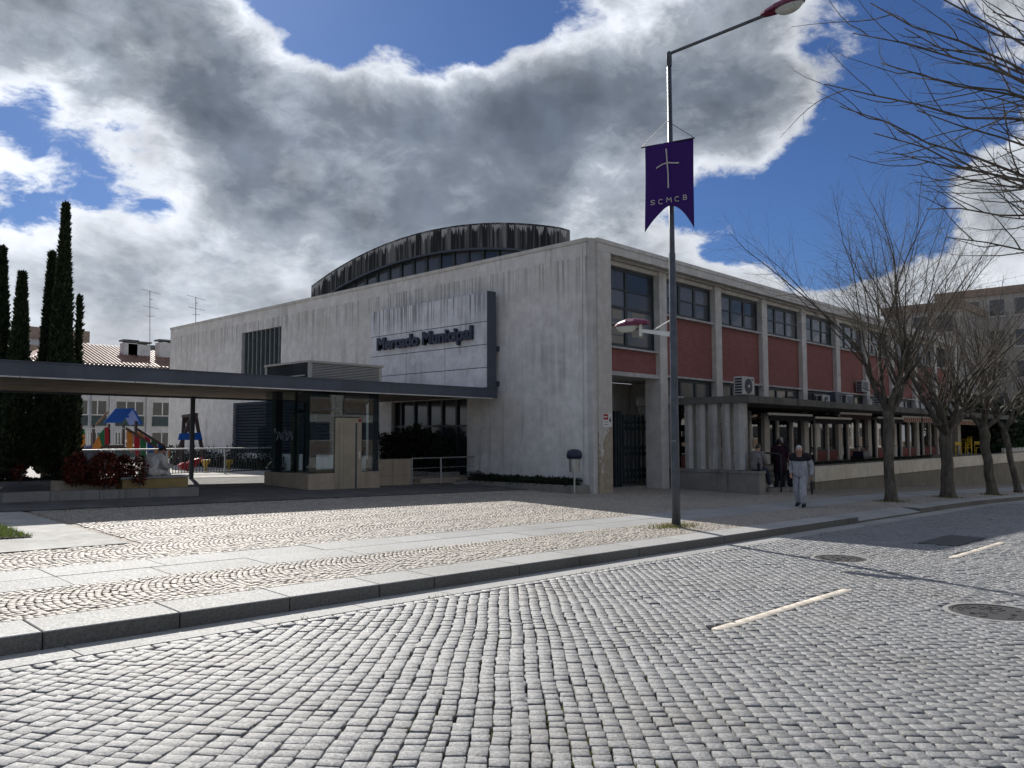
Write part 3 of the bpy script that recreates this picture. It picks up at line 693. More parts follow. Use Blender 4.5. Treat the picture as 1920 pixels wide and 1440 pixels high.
for i, (a, b) in enumerate(bays):
    if i == 0:
        wn = window(hall, 'window', a + .01, b - .02, 4.66, 7.355, 2, 4, seed=1, heavy=2)
        for (p0, p1, q0, q1) in ((21.6, 22.15, 5.62, 6.0), (22.75, 23.5, 5.55, 5.95), (21.55, 22.2, 5.1, 5.5), (22.7, 23.45, 5.08, 5.5), (21.3, 22.2, 4.8, 5.05)):
            MB().box(p0, p1, YW + .002, YW + .0055, q0, q1).build('cardboard', M_PANE3, wn)
        MB().box(a, b, YW - .20, YW + .1, 4.60, 4.658).build('sill', M_SILL, hall)
        MB().box(a, b, YW - .06, YW + .2, 3.83, 4.598).build('brick_panel', M_BRICK, hall)
        MB().box(a, b, YW - .22, YW + .25, 3.69, 3.828).build('ledge', M_SILL, hall)
        continue
    nx_ = 3
    window(hall, 'window', a + .01, b - .01, 6.07, 7.355, nx_, 2, seed=i + 2)
    MB().box(a, b, YW - .20, YW + .1, 6.0, 6.068).build('sill', M_SILL, hall)
    MB().box(a, b, YW - .06, YW + .2, 3.86, 5.998).build('brick_panel', M_BRICK, hall)
    MB().box(a, b, YW - .20, YW + .25, 3.79, 3.858).build('ledge', M_SILL, hall)
    window(hall, 'low_window', a + .01, b - .01, 3.02, 3.785, nx_, 1, seed=i + 30)
MB().box(XE - .6, XE, 16.0, 24, -.9, 7.5).build('far_wall', M_WALL2, hall)
MB().box(XE, XE + 9, 17.5, 30, -1.4, 4.6).build('rear_wing', M_BROWNBAND, hall)
# passage behind the folding gate
m_ = MB(); m_.box(20.1, 26.5, 18.1, 18.25, -.4, 3.69); m_.box(20.66, 26.4, YW + .26, 18.1, 3.70, 3.82); m_.box(20.05, 20.15, 16.3, 18.1, -.4, 3.69)
m_.build('passage', M_WALL2, hall)
MB().box(25.62, 25.9, 16.36, 18.09, -.4, 3.69).build('passage_wall', M_WALL2, hall)
MB().box(20.66, 25.61, 16.4, 18.09, -.3, -.055).build('threshold', M_PLINTH, hall)
# --- arched clerestory over the roof
XD, YC, HS, ZS, ZA = 25.3, 30.66, 9.36, 10.36, 11.75
RAD = (HS ** 2 + (ZA - ZS) ** 2) / (2 * (ZA - ZS))
def arch(y): return ZA - RAD + math.sqrt(max(RAD ** 2 - (y - YC) ** 2, 0))
N = 72; yy = [YC - HS + 2 * HS * i / N for i in range(N + 1)]
v = []; ed = []; TH = 1.13
for x in (XD, XD + .62):
    for y in yy:
        for q in range(9): v.append((x, y, arch(y) - TH * (1 - q / 8))); ed.append(q / 8)
def ix(s_, i, q): return s_ * (N + 1) * 9 + i * 9 + q
f = []
for i in range(N):
    for q in range(8):
        f.append((ix(0, i, q), ix(0, i, q + 1), ix(0, i + 1, q + 1), ix(0, i + 1, q))); f.append((ix(1, i, q), ix(1, i + 1, q), ix(1, i + 1, q + 1), ix(1, i, q + 1)))
    f.append((ix(0, i, 8), ix(1, i, 8), ix(1, i + 1, 8), ix(0, i + 1, 8))); f.append((ix(0, i, 0), ix(0, i + 1, 0), ix(1, i + 1, 0), ix(1, i, 0)))
for i in (0, N):
    for q in range(8): f.append((ix(0, i, q), ix(1, i, q), ix(1, i, q + 1), ix(0, i, q + 1)))
me = bpy.data.meshes.new('arched_band'); me.from_pydata(v, [], f); a_ = me.attributes.new('edge', 'FLOAT', 'POINT'); a_.data.foreach_set('value', ed); me.materials.append(M_VAULT)
bm = bmesh.new(); bm.from_mesh(me); bmesh.ops.recalc_face_normals(bm, faces=bm.faces); bm.to_mesh(me); bm.free()
band = link('arched_band', me, hall)
m_ = MB()
for i in range(N): m_.hexa([(XD - .05, yy[i], arch(yy[i]) - TH - .10), (XD + .6, yy[i], arch(yy[i]) - TH - .10), (XD + .6, yy[i + 1], arch(yy[i + 1]) - TH - .10), (XD - .05, yy[i + 1], arch(yy[i + 1]) - TH - .10)],
                           [(XD - .05, yy[i], arch(yy[i]) - TH - .004), (XD + .6, yy[i], arch(yy[i]) - TH - .004), (XD + .6, yy[i + 1], arch(yy[i + 1]) - TH - .004), (XD - .05, yy[i + 1], arch(yy[i + 1]) - TH - .004)])
m_.build('arched_frame', M_DKMETAL, hall)
m_ = MB(); m_.box(XD + .02, XD + .6, YC - HS, YC - HS + .9, 7.5, ZS - TH + .0); m_.box(XD + .02, XD + .6, YC + HS - .9, YC + HS, 7.5, ZS - TH); m_.build('clerestory_pier', M_VAULT, hall)
nw = 17; w0 = YC - HS + .9; ww = (2 * HS - 1.8) / nw
for i in range(nw):
    a = w0 + i * ww; b = a + ww; za, zb = arch(a) - TH - .1, arch(b) - TH - .1
    wn = MB().hexa([(XD + .30, a, 7.6), (XD + .34, a, 7.6), (XD + .34, b, 7.6), (XD + .30, b, 7.6)], [(XD + .30, a, za), (XD + .34, a, za), (XD + .34, b, zb), (XD + .30, b, zb)]).build('clerestory_pane', M_PANE if i % 3 else M_PANE2, hall)
    MB().box(XD + .24, XD + .30, a - .10, a + .10, 7.6, za - .001).build('clerestory_mullion', M_FRAME, hall)
m_ = MB()
for i in range(N):
    za, zb = arch(yy[i]) - .75, arch(yy[i + 1]) - .75
    m_.quad((XD + .6, yy[i], za), (XD + 26, yy[i], za), (XD + 26, yy[i + 1], zb), (XD + .6, yy[i + 1], zb))
m_.build('vault_roof', M_ROOFGRAVEL, hall, smooth=True)
m_ = MB(); m_.box(XD + .62, XD + 26, YC - HS + .02, YC - HS + .2, 7.5, ZS - .76); m_.box(XD + .62, XD + 26, YC + HS - .2, YC + HS - .02, 7.5, ZS - .76); m_.build('vault_wall', M_WALL2, hall)
MB().box(33.5, 34.6, 16.4, 17.0, 7.6, 8.05).build('roof_vent', M_SILL, hall)
# weathered boundary of the roof at the back
MB().box(20.0, XE, YE - .3, YE, -1, 7.45).build('rear_wall', M_WALL2, hall)
# --- shop arcade: slab roof, fins, plinth, posts, shopfronts
XF = 24.8
MB().hexa([(XF - .12, 12.72, 2.80), (61, 12.72, 2.70), (61, 15.69, 2.70), (XF - .12, 15.69, 2.80)], [(XF - .12, 12.72, 3.04), (61, 12.72, 2.96), (61, 15.69, 2.96), (XF - .12, 15.69, 3.04)]).build('arcade_slab', M_CONCSLAB, hall)
MB().box(XF - .13, XF + .75, 15.695, 17.2, 2.81, 3.13).build('slab_return', M_WALL2, hall)
MB().box(XF, XF + .42, 12.45, 17.2, -.4, .44).build('plinth', M_PLINTH, hall)
y = 12.43
for i, ln in enumerate([.75, 1.0, 1.0, 1.0, 1.02]):
    MB().box(XF - .03, XF + .46, y, y + ln - .012, .445, .56 if i else .54).build('plinth_cap', M_PLINTH, hall, bevel=.01); y += ln
FY = [(12.95, 13.36), (13.48, 13.82), (13.95, 14.32), (14.43, 14.80), (14.92, 15.26)]
for a, b in FY:
    c = (a + b) / 2
    MB().extr([(XF + .06, a + .03, .56), (XF + .0, c - .02, .56), (XF + .02, c + .05, .56), (XF + .06, b, .56), (XF + .30, b, .56), (XF + .30, a + .03, .56)], (0, 0, 2.245)).build('fin', M_FIN, hall)
MB().box(XF + .02, XF + .34, 15.75, 17.2, .562, 2.808).build('fin_wall', M_FIN, hall)
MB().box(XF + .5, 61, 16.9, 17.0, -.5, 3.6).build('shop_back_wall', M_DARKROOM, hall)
MB().box(XF + .42, 61, 14.9, 16.89, .30, .50).build('shop_floor', M_PLINTH, hall)
# shopfronts between posts, on the pilaster line
post_x = []
for i, x in enumerate(PX[1:]):
    post_x += [x + 1.35, x + 2.75]
for x in post_x:
    if x < XE - 1: MB().box(x - .09, x + .09, YP + .04, YP + .26, .50, 2.80).build('shop_post', M_FASCIA, hall)
ends = sorted([q for x in PX[1:] for q in (x, x + .46)] + [q for x in post_x for q in (x - .09, x + .09)] + [25.6, XE - .7])
k = 0
for a, b in zip(ends[:-1], ends[1:]):
    if b - a < .6 or a > XE - 1: continue
    if k % 3 == 1:
        gd = MB().box(a, b, YP + .16, YP + .17, .52, 2.74).build('shop_door', M_SHOP, hall); MB().box(a + .02, a + .09, YP + .10, YP + .155, .52, 2.74).box(b - .09, b - .02, YP + .10, YP + .155, .52, 2.74).box(a + .09, b - .09, YP + .10, YP + .155, 2.6, 2.74).build('door_frame', M_FRAME, gd)
    else:
        MB().box(a, b, YP + .10, YP + .2, .50, .97).build('brick_base', M_BRICK, hall)
        gd = MB().box(a, b, YP + .16, YP + .17, .975, 2.74).build('shop_window', M_SHOP, hall); MB().box(a, b, YP + .10, YP + .155, .98, 1.04).build('window_rail', M_FRAME, gd)
    k += 1
MB().box(25.6, 61, YP + .06, YP + .3, 2.745, 2.80).build('shop_head', M_FRAME, hall)
# posters and papers in the shop windows
for (px0, py0, px1, py1, mm) in ((1521, 795, 1539, 838, M_WHITE), (1521, 841, 1540, 846, M_SLAT), (1521, 848, 1540, 852, M_WHITE), (1557, 855, 1563, 864, M_WHITE)):
    a = at(px0, py0, 1, YP + .13); b = at(px1, py1, 1, YP + .13)
    MB().box(a.x, b.x, YP + .128, YP + .140, b.z, a.z).build('poster', mm, hall)
# --- notice board on the corner pier: red field, white field, warning sign
nt = thing('notice_sign', 'small red and white notice screwed to the peeling corner pier', 'sign', (20.35, YR, 2.1))
MB().box(20.16, 20.60, YR - .014, YR - .002, 1.98, 2.40).build('board', M_WHITE, nt)
MB().box(20.175, 20.425, YR - .018, YR - .0145, 2.21, 2.385).build('red_field', simple('sign_red', (.32, .02, .03), .5), nt)
MB().box(20.20, 20.37, YR - .0215, YR - .0185, 2.285, 2.32).build('white_mark', M_WHITE, nt)
MB().extr([(20.465, YR - .018, 2.15), (20.575, YR - .018, 2.15), (20.52, YR - .018, 2.33)], (0, .0035, 0)).build('warning_triangle', M_BLACK, nt)
for z in (2.13, 2.05): MB().box(20.22, 20.41, YR - .018, YR - .0145, z, z + .018).build('print_line', M_SLAT, nt)
# loose cable and repair line
MB().tube([(XL + .0, 15.70, 7.7), (XL - .02, 15.71, 5), (XL - .02, 15.70, 3.1), (XL - .02, 15.72, .3)], .014, 6).build('downpipe', M_WALL2, hall)
# --- sign box with raised letters
XS = 19.17
sg = thing('market_sign', 'large panelled sign box on the end wall reading Mercado Municipal', 'sign', (XS, 22.7, 3.4))
MB().box(XS + .03, XS + .35, 19.42, 26.0, 3.33, 6.62).build('box_frame', M_DKMETAL, sg)
MB().box(XS - .02, XS + .37, 19.37, 19.417, 3.0, 6.66).build('side_plate', M_EDGEBEAM, sg)
yc_ = [19.43, 21.58, 23.77, 26.0]; zc_ = [3.35, 4.04, 4.83, 5.62, 6.64]
for i in range(3):
    for j in range(4): MB().box(XS, XS + .028, yc_[i] + .012, yc_[i + 1] - .012, zc_[j] + .012, zc_[j + 1] - .012).build('panel', M_SIGNPANEL, sg, bevel=.004)
for z in (3.42, 4.62): MB().box(XS + .37, XL - .004, 19.36, 19.50, z, z + .16).build('bracket', M_DKMETAL, sg)
def text_mesh(s_, size, ext, off=0., res=4):
    cu = bpy.data.curves.new('t', 'FONT'); cu.body = s_; cu.size = size; cu.extrude = ext; cu.offset = off; cu.resolution_u = res
    ob = bpy.data.objects.new('t', cu); COL.objects.link(ob); dg = bpy.context.evaluated_depsgraph_get(); me = bpy.data.meshes.new_from_object(ob.evaluated_get(dg))
    bpy.data.objects.remove(ob); return me
def xmax(me): return max((q.co.x for q in me.vertices), default=0)
TXT = 'Mercado Municipal'; size = .60
full = xmax(text_mesh(TXT, size, 0)); sc = (25.47 - 20.09) / full
pre = ''
for ch in TXT:
    if ch != ' ':
        adv = xmax(text_mesh(pre + '|', size, 0)) - xmax(text_mesh('|', size, 0)) if pre else 0
        me = text_mesh(ch, size, .055, .022); me.materials.append(M_NAVY)
        me.transform(Matrix(((0, 0, -1, XS - .075), (-sc, 0, 0, 25.47 - adv * sc), (0, 1.08, 0, 5.07), (0, 0, 0, 1)))); link('letter', me, sg)
    pre += ch
# --- entrance canopy reaching over the square
cn = thing('entrance_canopy', 'long flat entrance canopy with slate steel edge and stained soffit', 'canopy', (8, 22, .2))
CY0, CY1, CX0, CX1 = 19.13, 26.45, -9, 19.36
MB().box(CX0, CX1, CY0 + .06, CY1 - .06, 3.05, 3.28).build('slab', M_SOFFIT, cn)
m_ = MB(); m_.box(CX0, CX1, CY0, CY0 + .055, 2.99, 3.31); m_.box(CX0, CX1, CY0 + .055, CY0 + .20, 3.285, 3.312); m_.box(CX0, CX1, CY0 - .03, CY0 - .001, 2.985, 3.03); m_.box(CX0, CX1, CY0 - .03, CY0 - .001, 3.29, 3.315)
m_.build('edge_beam', M_EDGEBEAM, cn)
MB().box(CX0, CX1, CY1 - .055, CY1, 2.99, 3.31).build('rear_beam', M_EDGEBEAM, cn)
x = CX0
while x < CX1 - .3:
    b = min(x + 2.35, CX1 - .25); MB().box(x + .01, b - .01, CY0 - .034, CY0 + .05, 2.955, 2.983).build('drip_strip', M_STRIP, cn); x = b
for x, y in ((12.1, 26.2), (-4., 26.2), (-4., 20.)): MB().lathe((x, y, 0), [(.075, zpf(x, y)), (.075, 3.05)], 12).build('column', M_DKMETAL, cn)
for x in (4.9, 8.6): MB().box(x, x + .55, 20.4, 20.7, 3.035, 3.048).build('recessed_light', M_BLACK, cn)
# --- glass lift
LX, LY = 12.5, 19.78; LZ = zpf(LX, LY)
lf = thing('glass_lift', 'glass sided lift kiosk with sandy stone base under the canopy', 'lift', (13.6, 20.8, LZ))
LX1, LY1 = 15.0, 22.2
b0 = LZ - .15; bt = .66
for i in range(4): y = LY + i * .605; MB().box(LX, LX + .18, y + .003, y + .602, b0, bt).build('base_stone', M_LIMEST, lf)
for a, b in ((LX + .183, LX + .52), (LX + .523, LX + .86)): MB().box(a, b, LY + .002, LY + .18, b0, bt).build('base_stone', M_LIMEST, lf)
for a, b in ((14.30, 14.52), (14.523, LX1)): MB().box(a, b, LY + .03, LY + .35, b0, bt).build('base_stone', M_LIMEST, lf)
MB().box(LX + .18, LX1, LY1 - .16, LY1, b0, bt).build('base_stone', M_LIMEST, lf)
for x, y in ((LX + .17, LY + .17), (LX1 - .15, LY + .17), (LX + .17, LY1 - .4), (LX1 - .15, LY1 - .4)): MB().box(x - .11, x + .11, y - .11, y + .11, .2, 3.045).build('post', M_DKMETAL, lf)
MB().box(LX + .02, LX + .034, LY + .01, LY1, bt + .003, 3.04).build('glass_side', M_GLASS, lf)
MB().box(LX + .03, LX + .85, LY + .02, LY + .034, bt + .003, 3.04).build('glass_front', M_GLASS, lf)
MB().box(LX + .85, LX1 - .01, LY + .06, LY + .074, 2.28, 3.04).build('glass_over_door', M_GLASS, lf)
MB().box(14.30, LX1 - .01, LY + .06, LY + .074, bt + .003, 2.28).build('glass_right', M_GLASS, lf)
MB().box(LX + .02, LX + .034, LY1, LY1 + .45, bt + .003, 2.0).build('glass_fin', M_GLASS, lf)
dr = MB().box(LX + .86, 14.28, LY - .01, LY + .05, LZ - .05, 2.25).build('door_surround', M_LIFTDOOR, lf)
for a, b in ((LX + 1.0, 13.645), (13.65, 14.05)): MB().box(a, b, LY - .022, LY - .0105, LZ - .02, 2.10).build('door_leaf', M_LIFTDOOR, dr)
MB().box(14.06, 14.12, LY - .016, LY - .0105, LZ - .02, 2.10).build('door_reveal', M_DKMETAL, dr)
MB().box(14.16, 14.26, LY - .02, LY - .0105, 2.13, 2.22).build('floor_indicator', simple('indicator_red', (.25, .01, .02), .4), dr)
MB().box(14.17, 14.24, LY - .02, LY - .0105, 1.05, 1.25).build('call_button', M_ALU, dr)
# shaft frame and machinery seen through the glass
m_ = MB()
for x in (12.95, 13.25): m_.box(x - .03, x + .03, 21.2, 21.26, .3, 3.04)
m_.box(12.8, 14.6, 21.0, 21.1, 2.4, 2.5); m_.box(12.75, 14.7, 20.2, 20.35, 2.55, 2.72); m_.box(13.2, 14.2, 20.5, 21.6, 2.72, 3.0)
m_.build('guide_rails', M_DKMETAL, lf)
MB().box(12.9, 13.15, 21.35, 21.4, .3, 2.4).build('counterweight', M_LIFTDOOR, lf)
# scrawled tag on the side glass
pts = []
for i in range(60):
    a = i / 59; pts.append((LX + .012, 21.65 - a * 1.0 + .07 * math.sin(i * .9), 1.72 + .13 * math.sin(i * .55) + (.1 if i % 17 < 4 else 0)))
MB().tube(pts, .007, 4).build('scrawl', M_GREYPAINT, lf)
# machine housing on the canopy roof
hb = thing('lift_housing', 'grey louvred lift housing standing on the canopy roof', 'housing', (13.9, 21.2, 3.3))
HX0, HX1, HY0, HY1, HZ = 12.6, 15.15, 20.0, 22.35, 3.88
MB().box(HX0 + .03, HX1 - .03, HY0 + .06, HY1 - .03, 3.285, HZ - .06).build('core', M_DKMETAL, hb)
MB().box(HX0 - .05, HX1 + .07, HY0 - .05, HY1 + .07, HZ - .055, HZ).build('cap', M_LOUVREBOX, hb)
for i in range(11):
    z = 3.33 + i * .047; MB().hexa([(HX0 + .1, HY0 - .004, z), (HX1 - .06, HY0 - .004, z), (HX1 - .06, HY0 + .045, z + .025), (HX0 + .1, HY0 + .045, z + .025)], [(HX0 + .1, HY0 - .004, z + .022), (HX1 - .06, HY0 - .004, z + .022), (HX1 - .06, HY0 + .045, z + .04), (HX0 + .1, HY0 + .045, z + .04)]).build('louvre', M_LOUVREBOX, hb)
for x in (HX0 + .05, HX1 - .03): MB().box(x - .05, x + .05, HY0 - .01, HY0 + .055, 3.285, HZ - .058).build('corner_post', M_LOUVREBOX, hb)
MB().box(HX0 + .005, HX0 + .028, HY0 + .06, HY1 - .04, 3.33, HZ - .06).build('glazed_side', M_PANE2, hb)
for z in (3.38, 3.45): MB().box(HX0 - .012, HX0 + .004, HY0 + .2, HY1 - .5, z, z + .03).build('rail', M_LOUVREBOX, hb)
MB().box(HX0 - .02, HX0 + .03, HY1 - .04, HY1 + .02, 3.285, HZ - .058).build('corner_post', M_LOUVREBOX, hb)
# --- stone block wall and stainless railing by the entrance
sw = thing('stone_wall', 'sandy stone block wall beside the lift with a railing at its end', 'wall', (16, 20.6, .1))
for j in range(2):
    z0 = -.05 if j == 0 else .46; z1 = .455 if j == 0 else .98
    for a, b in ((15.3, 15.98), (15.985, 16.72)): MB().box(a, b, 20.45, 20.95, z0, z1).build('block', M_LIMEST, sw, bevel=.006)
rl = thing('handrail', 'thin stainless railing between the stone wall and the end wall', 'railing', (18.2, 20.6, .1))
for a in (16.80, 18.05): MB().tube([(a, 20.50, 0.0), (a, 20.50, .98)], .022, 8).build('post', M_ALU, rl)
for z, r_ in ((.985, .024), (.66, .010), (.36, .010)): MB().tube([(16.76, 20.50, z), (19.7, 20.62, z)], r_, 8).build('rail', M_ALU, rl)
st = thing('stone_step', 'low stone steps and landing before the glazed entrance', 'step', (18.3, 22.5, .1))
for i, (a, h) in enumerate(((17.0, .16), (17.4, .30))): MB().box(a, 19.71, 20.75 + i * .02, 25.6, -.1, h).build('step', M_LIMEST, st)
# --- planter along the end wall
pt = thing('planter', 'low mossy stone planter at the foot of the end wall', 'planter', (19.2, 18, 0))
y = 15.5
while y < 20.3:
    MB().box(18.98, 19.14, y, y + .92, -.25, .20 + .01 * rng.random()).build('planter_stone', M_PLINTH, pt, bevel=.008); y += .93
MB().box(19.145, XL - .003, 15.5, 15.62, -.25, .20).build('planter_stone', M_PLINTH, pt, bevel=.008)
MB().box(18.3, 18.98, 20.1, 20.25, -.2, .17).build('planter_stone', M_PLINTH, pt, bevel=.008)
MB().box(19.14, XL - .002, 15.62, 20.2, -.2, .15).build('soil', M_SOIL, pt)
def leaves(name, pts, nrm, size, m, parent, asp=.55, **tags):
    pts = np.asarray(pts, float); n = len(pts); d = nrg.normal(0, 1, (n, 3)); d /= np.linalg.norm(d, axis=1)[:, None]
    if nrm is not None: d = d * .75 + nrm; d /= np.linalg.norm(d, axis=1)[:, None]
    e = np.cross(d, nrg.normal(0, 1, (n, 3))); e /= np.linalg.norm(e, axis=1)[:, None]
    s_ = (size * nrg.uniform(.6, 1.35, n))[:, None]
    v = np.stack([pts, pts + d * s_ * .5 + e * s_ * asp * .5, pts + d * s_, pts + d * s_ * .5 - e * s_ * asp * .5], 1).reshape(-1, 3)
    return fast(name, v, np.arange(n * 4).reshape(-1, 4), m, parent, {'rnd': np.clip(nrg.normal(.45, .25, n), 0, 1)}, **tags)
n = 8200; py_ = nrg.uniform(15.75, 20.3, n); px_ = nrg.uniform(18.98, 19.68, n)
hh = np.array([.20 + .30 * abs(mnoise.noise((float(y) * 1.7, 1.1, 0))) + .07 * mnoise.noise((float(y) * 6, float(x) * 6, 0)) for x, y in zip(px_, py_)])
ivy = thing('ivy', 'dark ground ivy filling the planter under the end wall', 'plant', (19.4, 18, .15))
leaves('foliage', np.stack([px_, py_, .13 + nrg.uniform(0, 1, n) * np.maximum(hh, .06)], -1), np.array([0, 0, .5]), .07, M_HEDGE, ivy)
hd = thing('entrance_hedge', 'dark leafy hedge against the entrance glazing', 'hedge', (19.2, 23, .3))
n = 9000; py_ = nrg.uniform(21.3, 25.2, n); px_ = nrg.uniform(18.75, 19.5, n)
hh = np.array([1.25 + .5 * mnoise.noise((float(y) * .8, 4.1, 0)) + .25 * mnoise.noise((float(y) * 3.5, float(x) * 3, 2)) for x, y in zip(px_, py_)])
leaves('foliage', np.stack([px_, py_, .3 + nrg.uniform(0, 1, n) ** .7 * (hh + .25)], -1), None, .12, M_HEDGE, hd)
MB().box(18.7, 19.55, 21.2, 25.3, .302, .45).build('trough', M_PLINTH, hd)

# --- terrace along the shops
tr = thing('terrace_wall', 'cream parapet on a stained base along the shop terrace', 'wall', (45, 12.9, -.6))
x = 30.2
while x < 72:
    b = min(x + rng.choice([3.1, 3.4, 3.9]), 72.2); MB().box(x + .01, b - .01, 12.9, 13.12, -.06, .52).build('parapet_panel', M_CREAM, tr, bevel=.006); x = b
x = 30.3
while x < 72:
    b = x + 1.22; MB().box(x + .004, b - .004, 12.95 + rng.uniform(-.003, .003), 13.1, -3., -.063).build('base_panel', M_BASEWALL, tr); x = b
MB().box(30.25, 72, 13.122, 14.9, .30, .46).build('terrace_floor', M_PLINTH, tr)
MB().box(30.2, 72, 12.97, 13.16, .522, .575).build('coping', M_CONCSLAB, tr)
MB().box(30.22, 30.34, 13.13, 14.9, -.45, .52).build('return_wall', M_CREAM, tr)
sp = thing('entrance_steps', 'stone steps between the fin wall plinth and the cream parapet', 'steps', (27.8, 13.2, -.3))
for i in range(4):
    y0 = 12.98 + i * .34; zt = -.14 + i * .163
    MB().box(26.55, 30.19, y0, 14.95, zt - .16, zt).build('step', M_PLINTH, sp, bevel=.008)
MB().box(XF + .43, 26.54, 13.3, 14.9, -.4, .34).build('landing', M_PLINTH, sp)
hr = thing('stair_rail', 'dark green tubular handrail at the entrance steps', 'railing', (27.2, 12.8, -.28))
MB().tube([(27.25, 12.86, -.3), (27.25, 12.86, .98), (27.22, 12.90, 1.05), (27.1, 13.05, 1.08), (26.6, 14.2, 1.09), (26.3, 14.8, 1.09)], .032, 8).build('rail', M_FRAME, hr, smooth=True)
MB().tube([(26.6, 14.2, .34), (26.6, 14.2, 1.08)], .028, 8).build('post', M_FRAME, hr)
# --- folding lattice gate
fg = thing('folding_gate', 'dark green folding lattice gate closing the passage by the corner pier', 'gate', (23.5, 16.75, -.05))
GY = 16.72; gz0, gz1 = -.05, 2.45
def gx(px): return at(px, 840, 1, GY).x
for px in (1153, 1158, 1163): a = gx(px); MB().box(a - .05, a + .05, GY - .05, GY + .05, gz0 - .04, gz1 + .12).build('stacked_bar', M_FRAME, fg)
gxs = [gx(p) for p in (1169, 1176.5, 1184, 1191, 1198.5, 1206, 1213.5, 1221)]
for a in gxs: MB().box(a - .035, a + .035, GY - .02, GY + .02, gz0 + .08, gz1).build('upright', M_FRAME, fg)
for a, b in zip(gxs[:-1], gxs[1:]):
    for zc in (2.12, 1.22, .42):
        MB().bar((a, GY - .03, zc - .22), (b, GY - .03, zc + .0), .012, .035, (0, 1, 0)).bar((a, GY - .03, zc), (b, GY - .03, zc + .22), .012, .035, (0, 1, 0)).build('lattice_bar', M_FRAME, fg)
        MB().bar((a, GY + .03, zc + .0), (b, GY + .03, zc - .22), .012, .035, (0, 1, 0)).bar((a, GY + .03, zc + .22), (b, GY + .03, zc), .012, .035, (0, 1, 0)).build('lattice_bar', M_FRAME, fg)
MB().box(gxs[-1] + .09, gxs[-1] + .17, GY - .04, GY + .04, gz0, 3.6).build('guide_post', M_FRAME, fg)
MB().box(gxs[0], gxs[-3], GY - .045, GY - .032, gz1 - .13, gz1 - .08).build('top_bar', M_FRAME, fg)
# --- awnings
def awning(name, label, px0, py0, px1, py1, col, stripes=False, out=14.35):
    a = at(px0, py0, 1, out); b = at(px1, py1, 1, out); z = (a.z + b.z) / 2; x0, x1 = a.x, b.x
    t = thing(name, label, 'awning', ((x0 + x1) / 2, out, z), 'awnings over the shopfronts')
    MB().hexa([(x0, out, z), (x1, out, z), (x1, YP, z + .26), (x0, YP, z + .26)], [(x0, out, z + .015), (x1, out, z + .015), (x1, YP, z + .275), (x0, YP, z + .275)]).build('fabric', col, t)
    MB().box(x0 - .02, x1 + .02, out - .06, out - .002, z - .04, z + .05).build('front_bar', M_WHITE, t)
    n_ = max(2, int((x1 - x0) / .16)); red = simple('awning_red', (.30, .05, .045), .9)
    if stripes:
        for i in range(n_):
            c0 = x0 + (x1 - x0) * i / n_; c1 = x0 + (x1 - x0) * (i + 1) / n_; MB().box(c0, c1, out - .04, out - .03 + .004 * (i % 2), z - .26 - .02 * (i % 2), z - .042).build('valance_stripe', M_CREAM if i % 2 else red, t)
    else:
        m_ = MB()
        for i in range(n_): c0 = x0 + (x1 - x0) * i / n_; c1 = x0 + (x1 - x0) * (i + 1) / n_; m_.box(c0, c1, out - .04, out - .032 + .004 * (i % 2), z - .24 - .03 * (i % 2), z - .042)
        m_.build('valance', col, t)
    for x in (x0 + .05, x1 - .05): MB().tube([(x, YP, z - .1), (x, (out + YP) / 2, z - .22), (x, out, z - .02)], .018, 6).build('folding_arm', M_ALU, t)
M_AWN = simple('black_awning_cloth', (.02, .021, .026), .95)
M_AWN2 = simple('dark_brown_awning_cloth', (.05, .035, .03), .95)
awning('awning', 'black awning with white front bar nearest the fin wall', 1439, 775, 1521, 780, M_AWN)
awning('awning', 'black awning with white front bar second from the fin wall', 1527, 782.5, 1595, 786, M_AWN)
awning('awning', 'dark brown awning with white bar set a little higher above the terrace', 1574, 774, 1632, 778, M_AWN2)
awning('awning', 'dark awning partly behind the trunk of the upright street tree', 1644, 783, 1693, 785, M_AWN)
awning('awning', 'red and white striped awning third from the far end pier', 1690, 781, 1725, 783, M_AWN2, True)
awning('awning', 'red and white striped awning second from the far end pier', 1728, 782, 1768, 785, M_AWN2, True)
awning('awning', 'red and white striped awning beside the far end pier', 1785, 787, 1829, 789, M_AWN2, True)
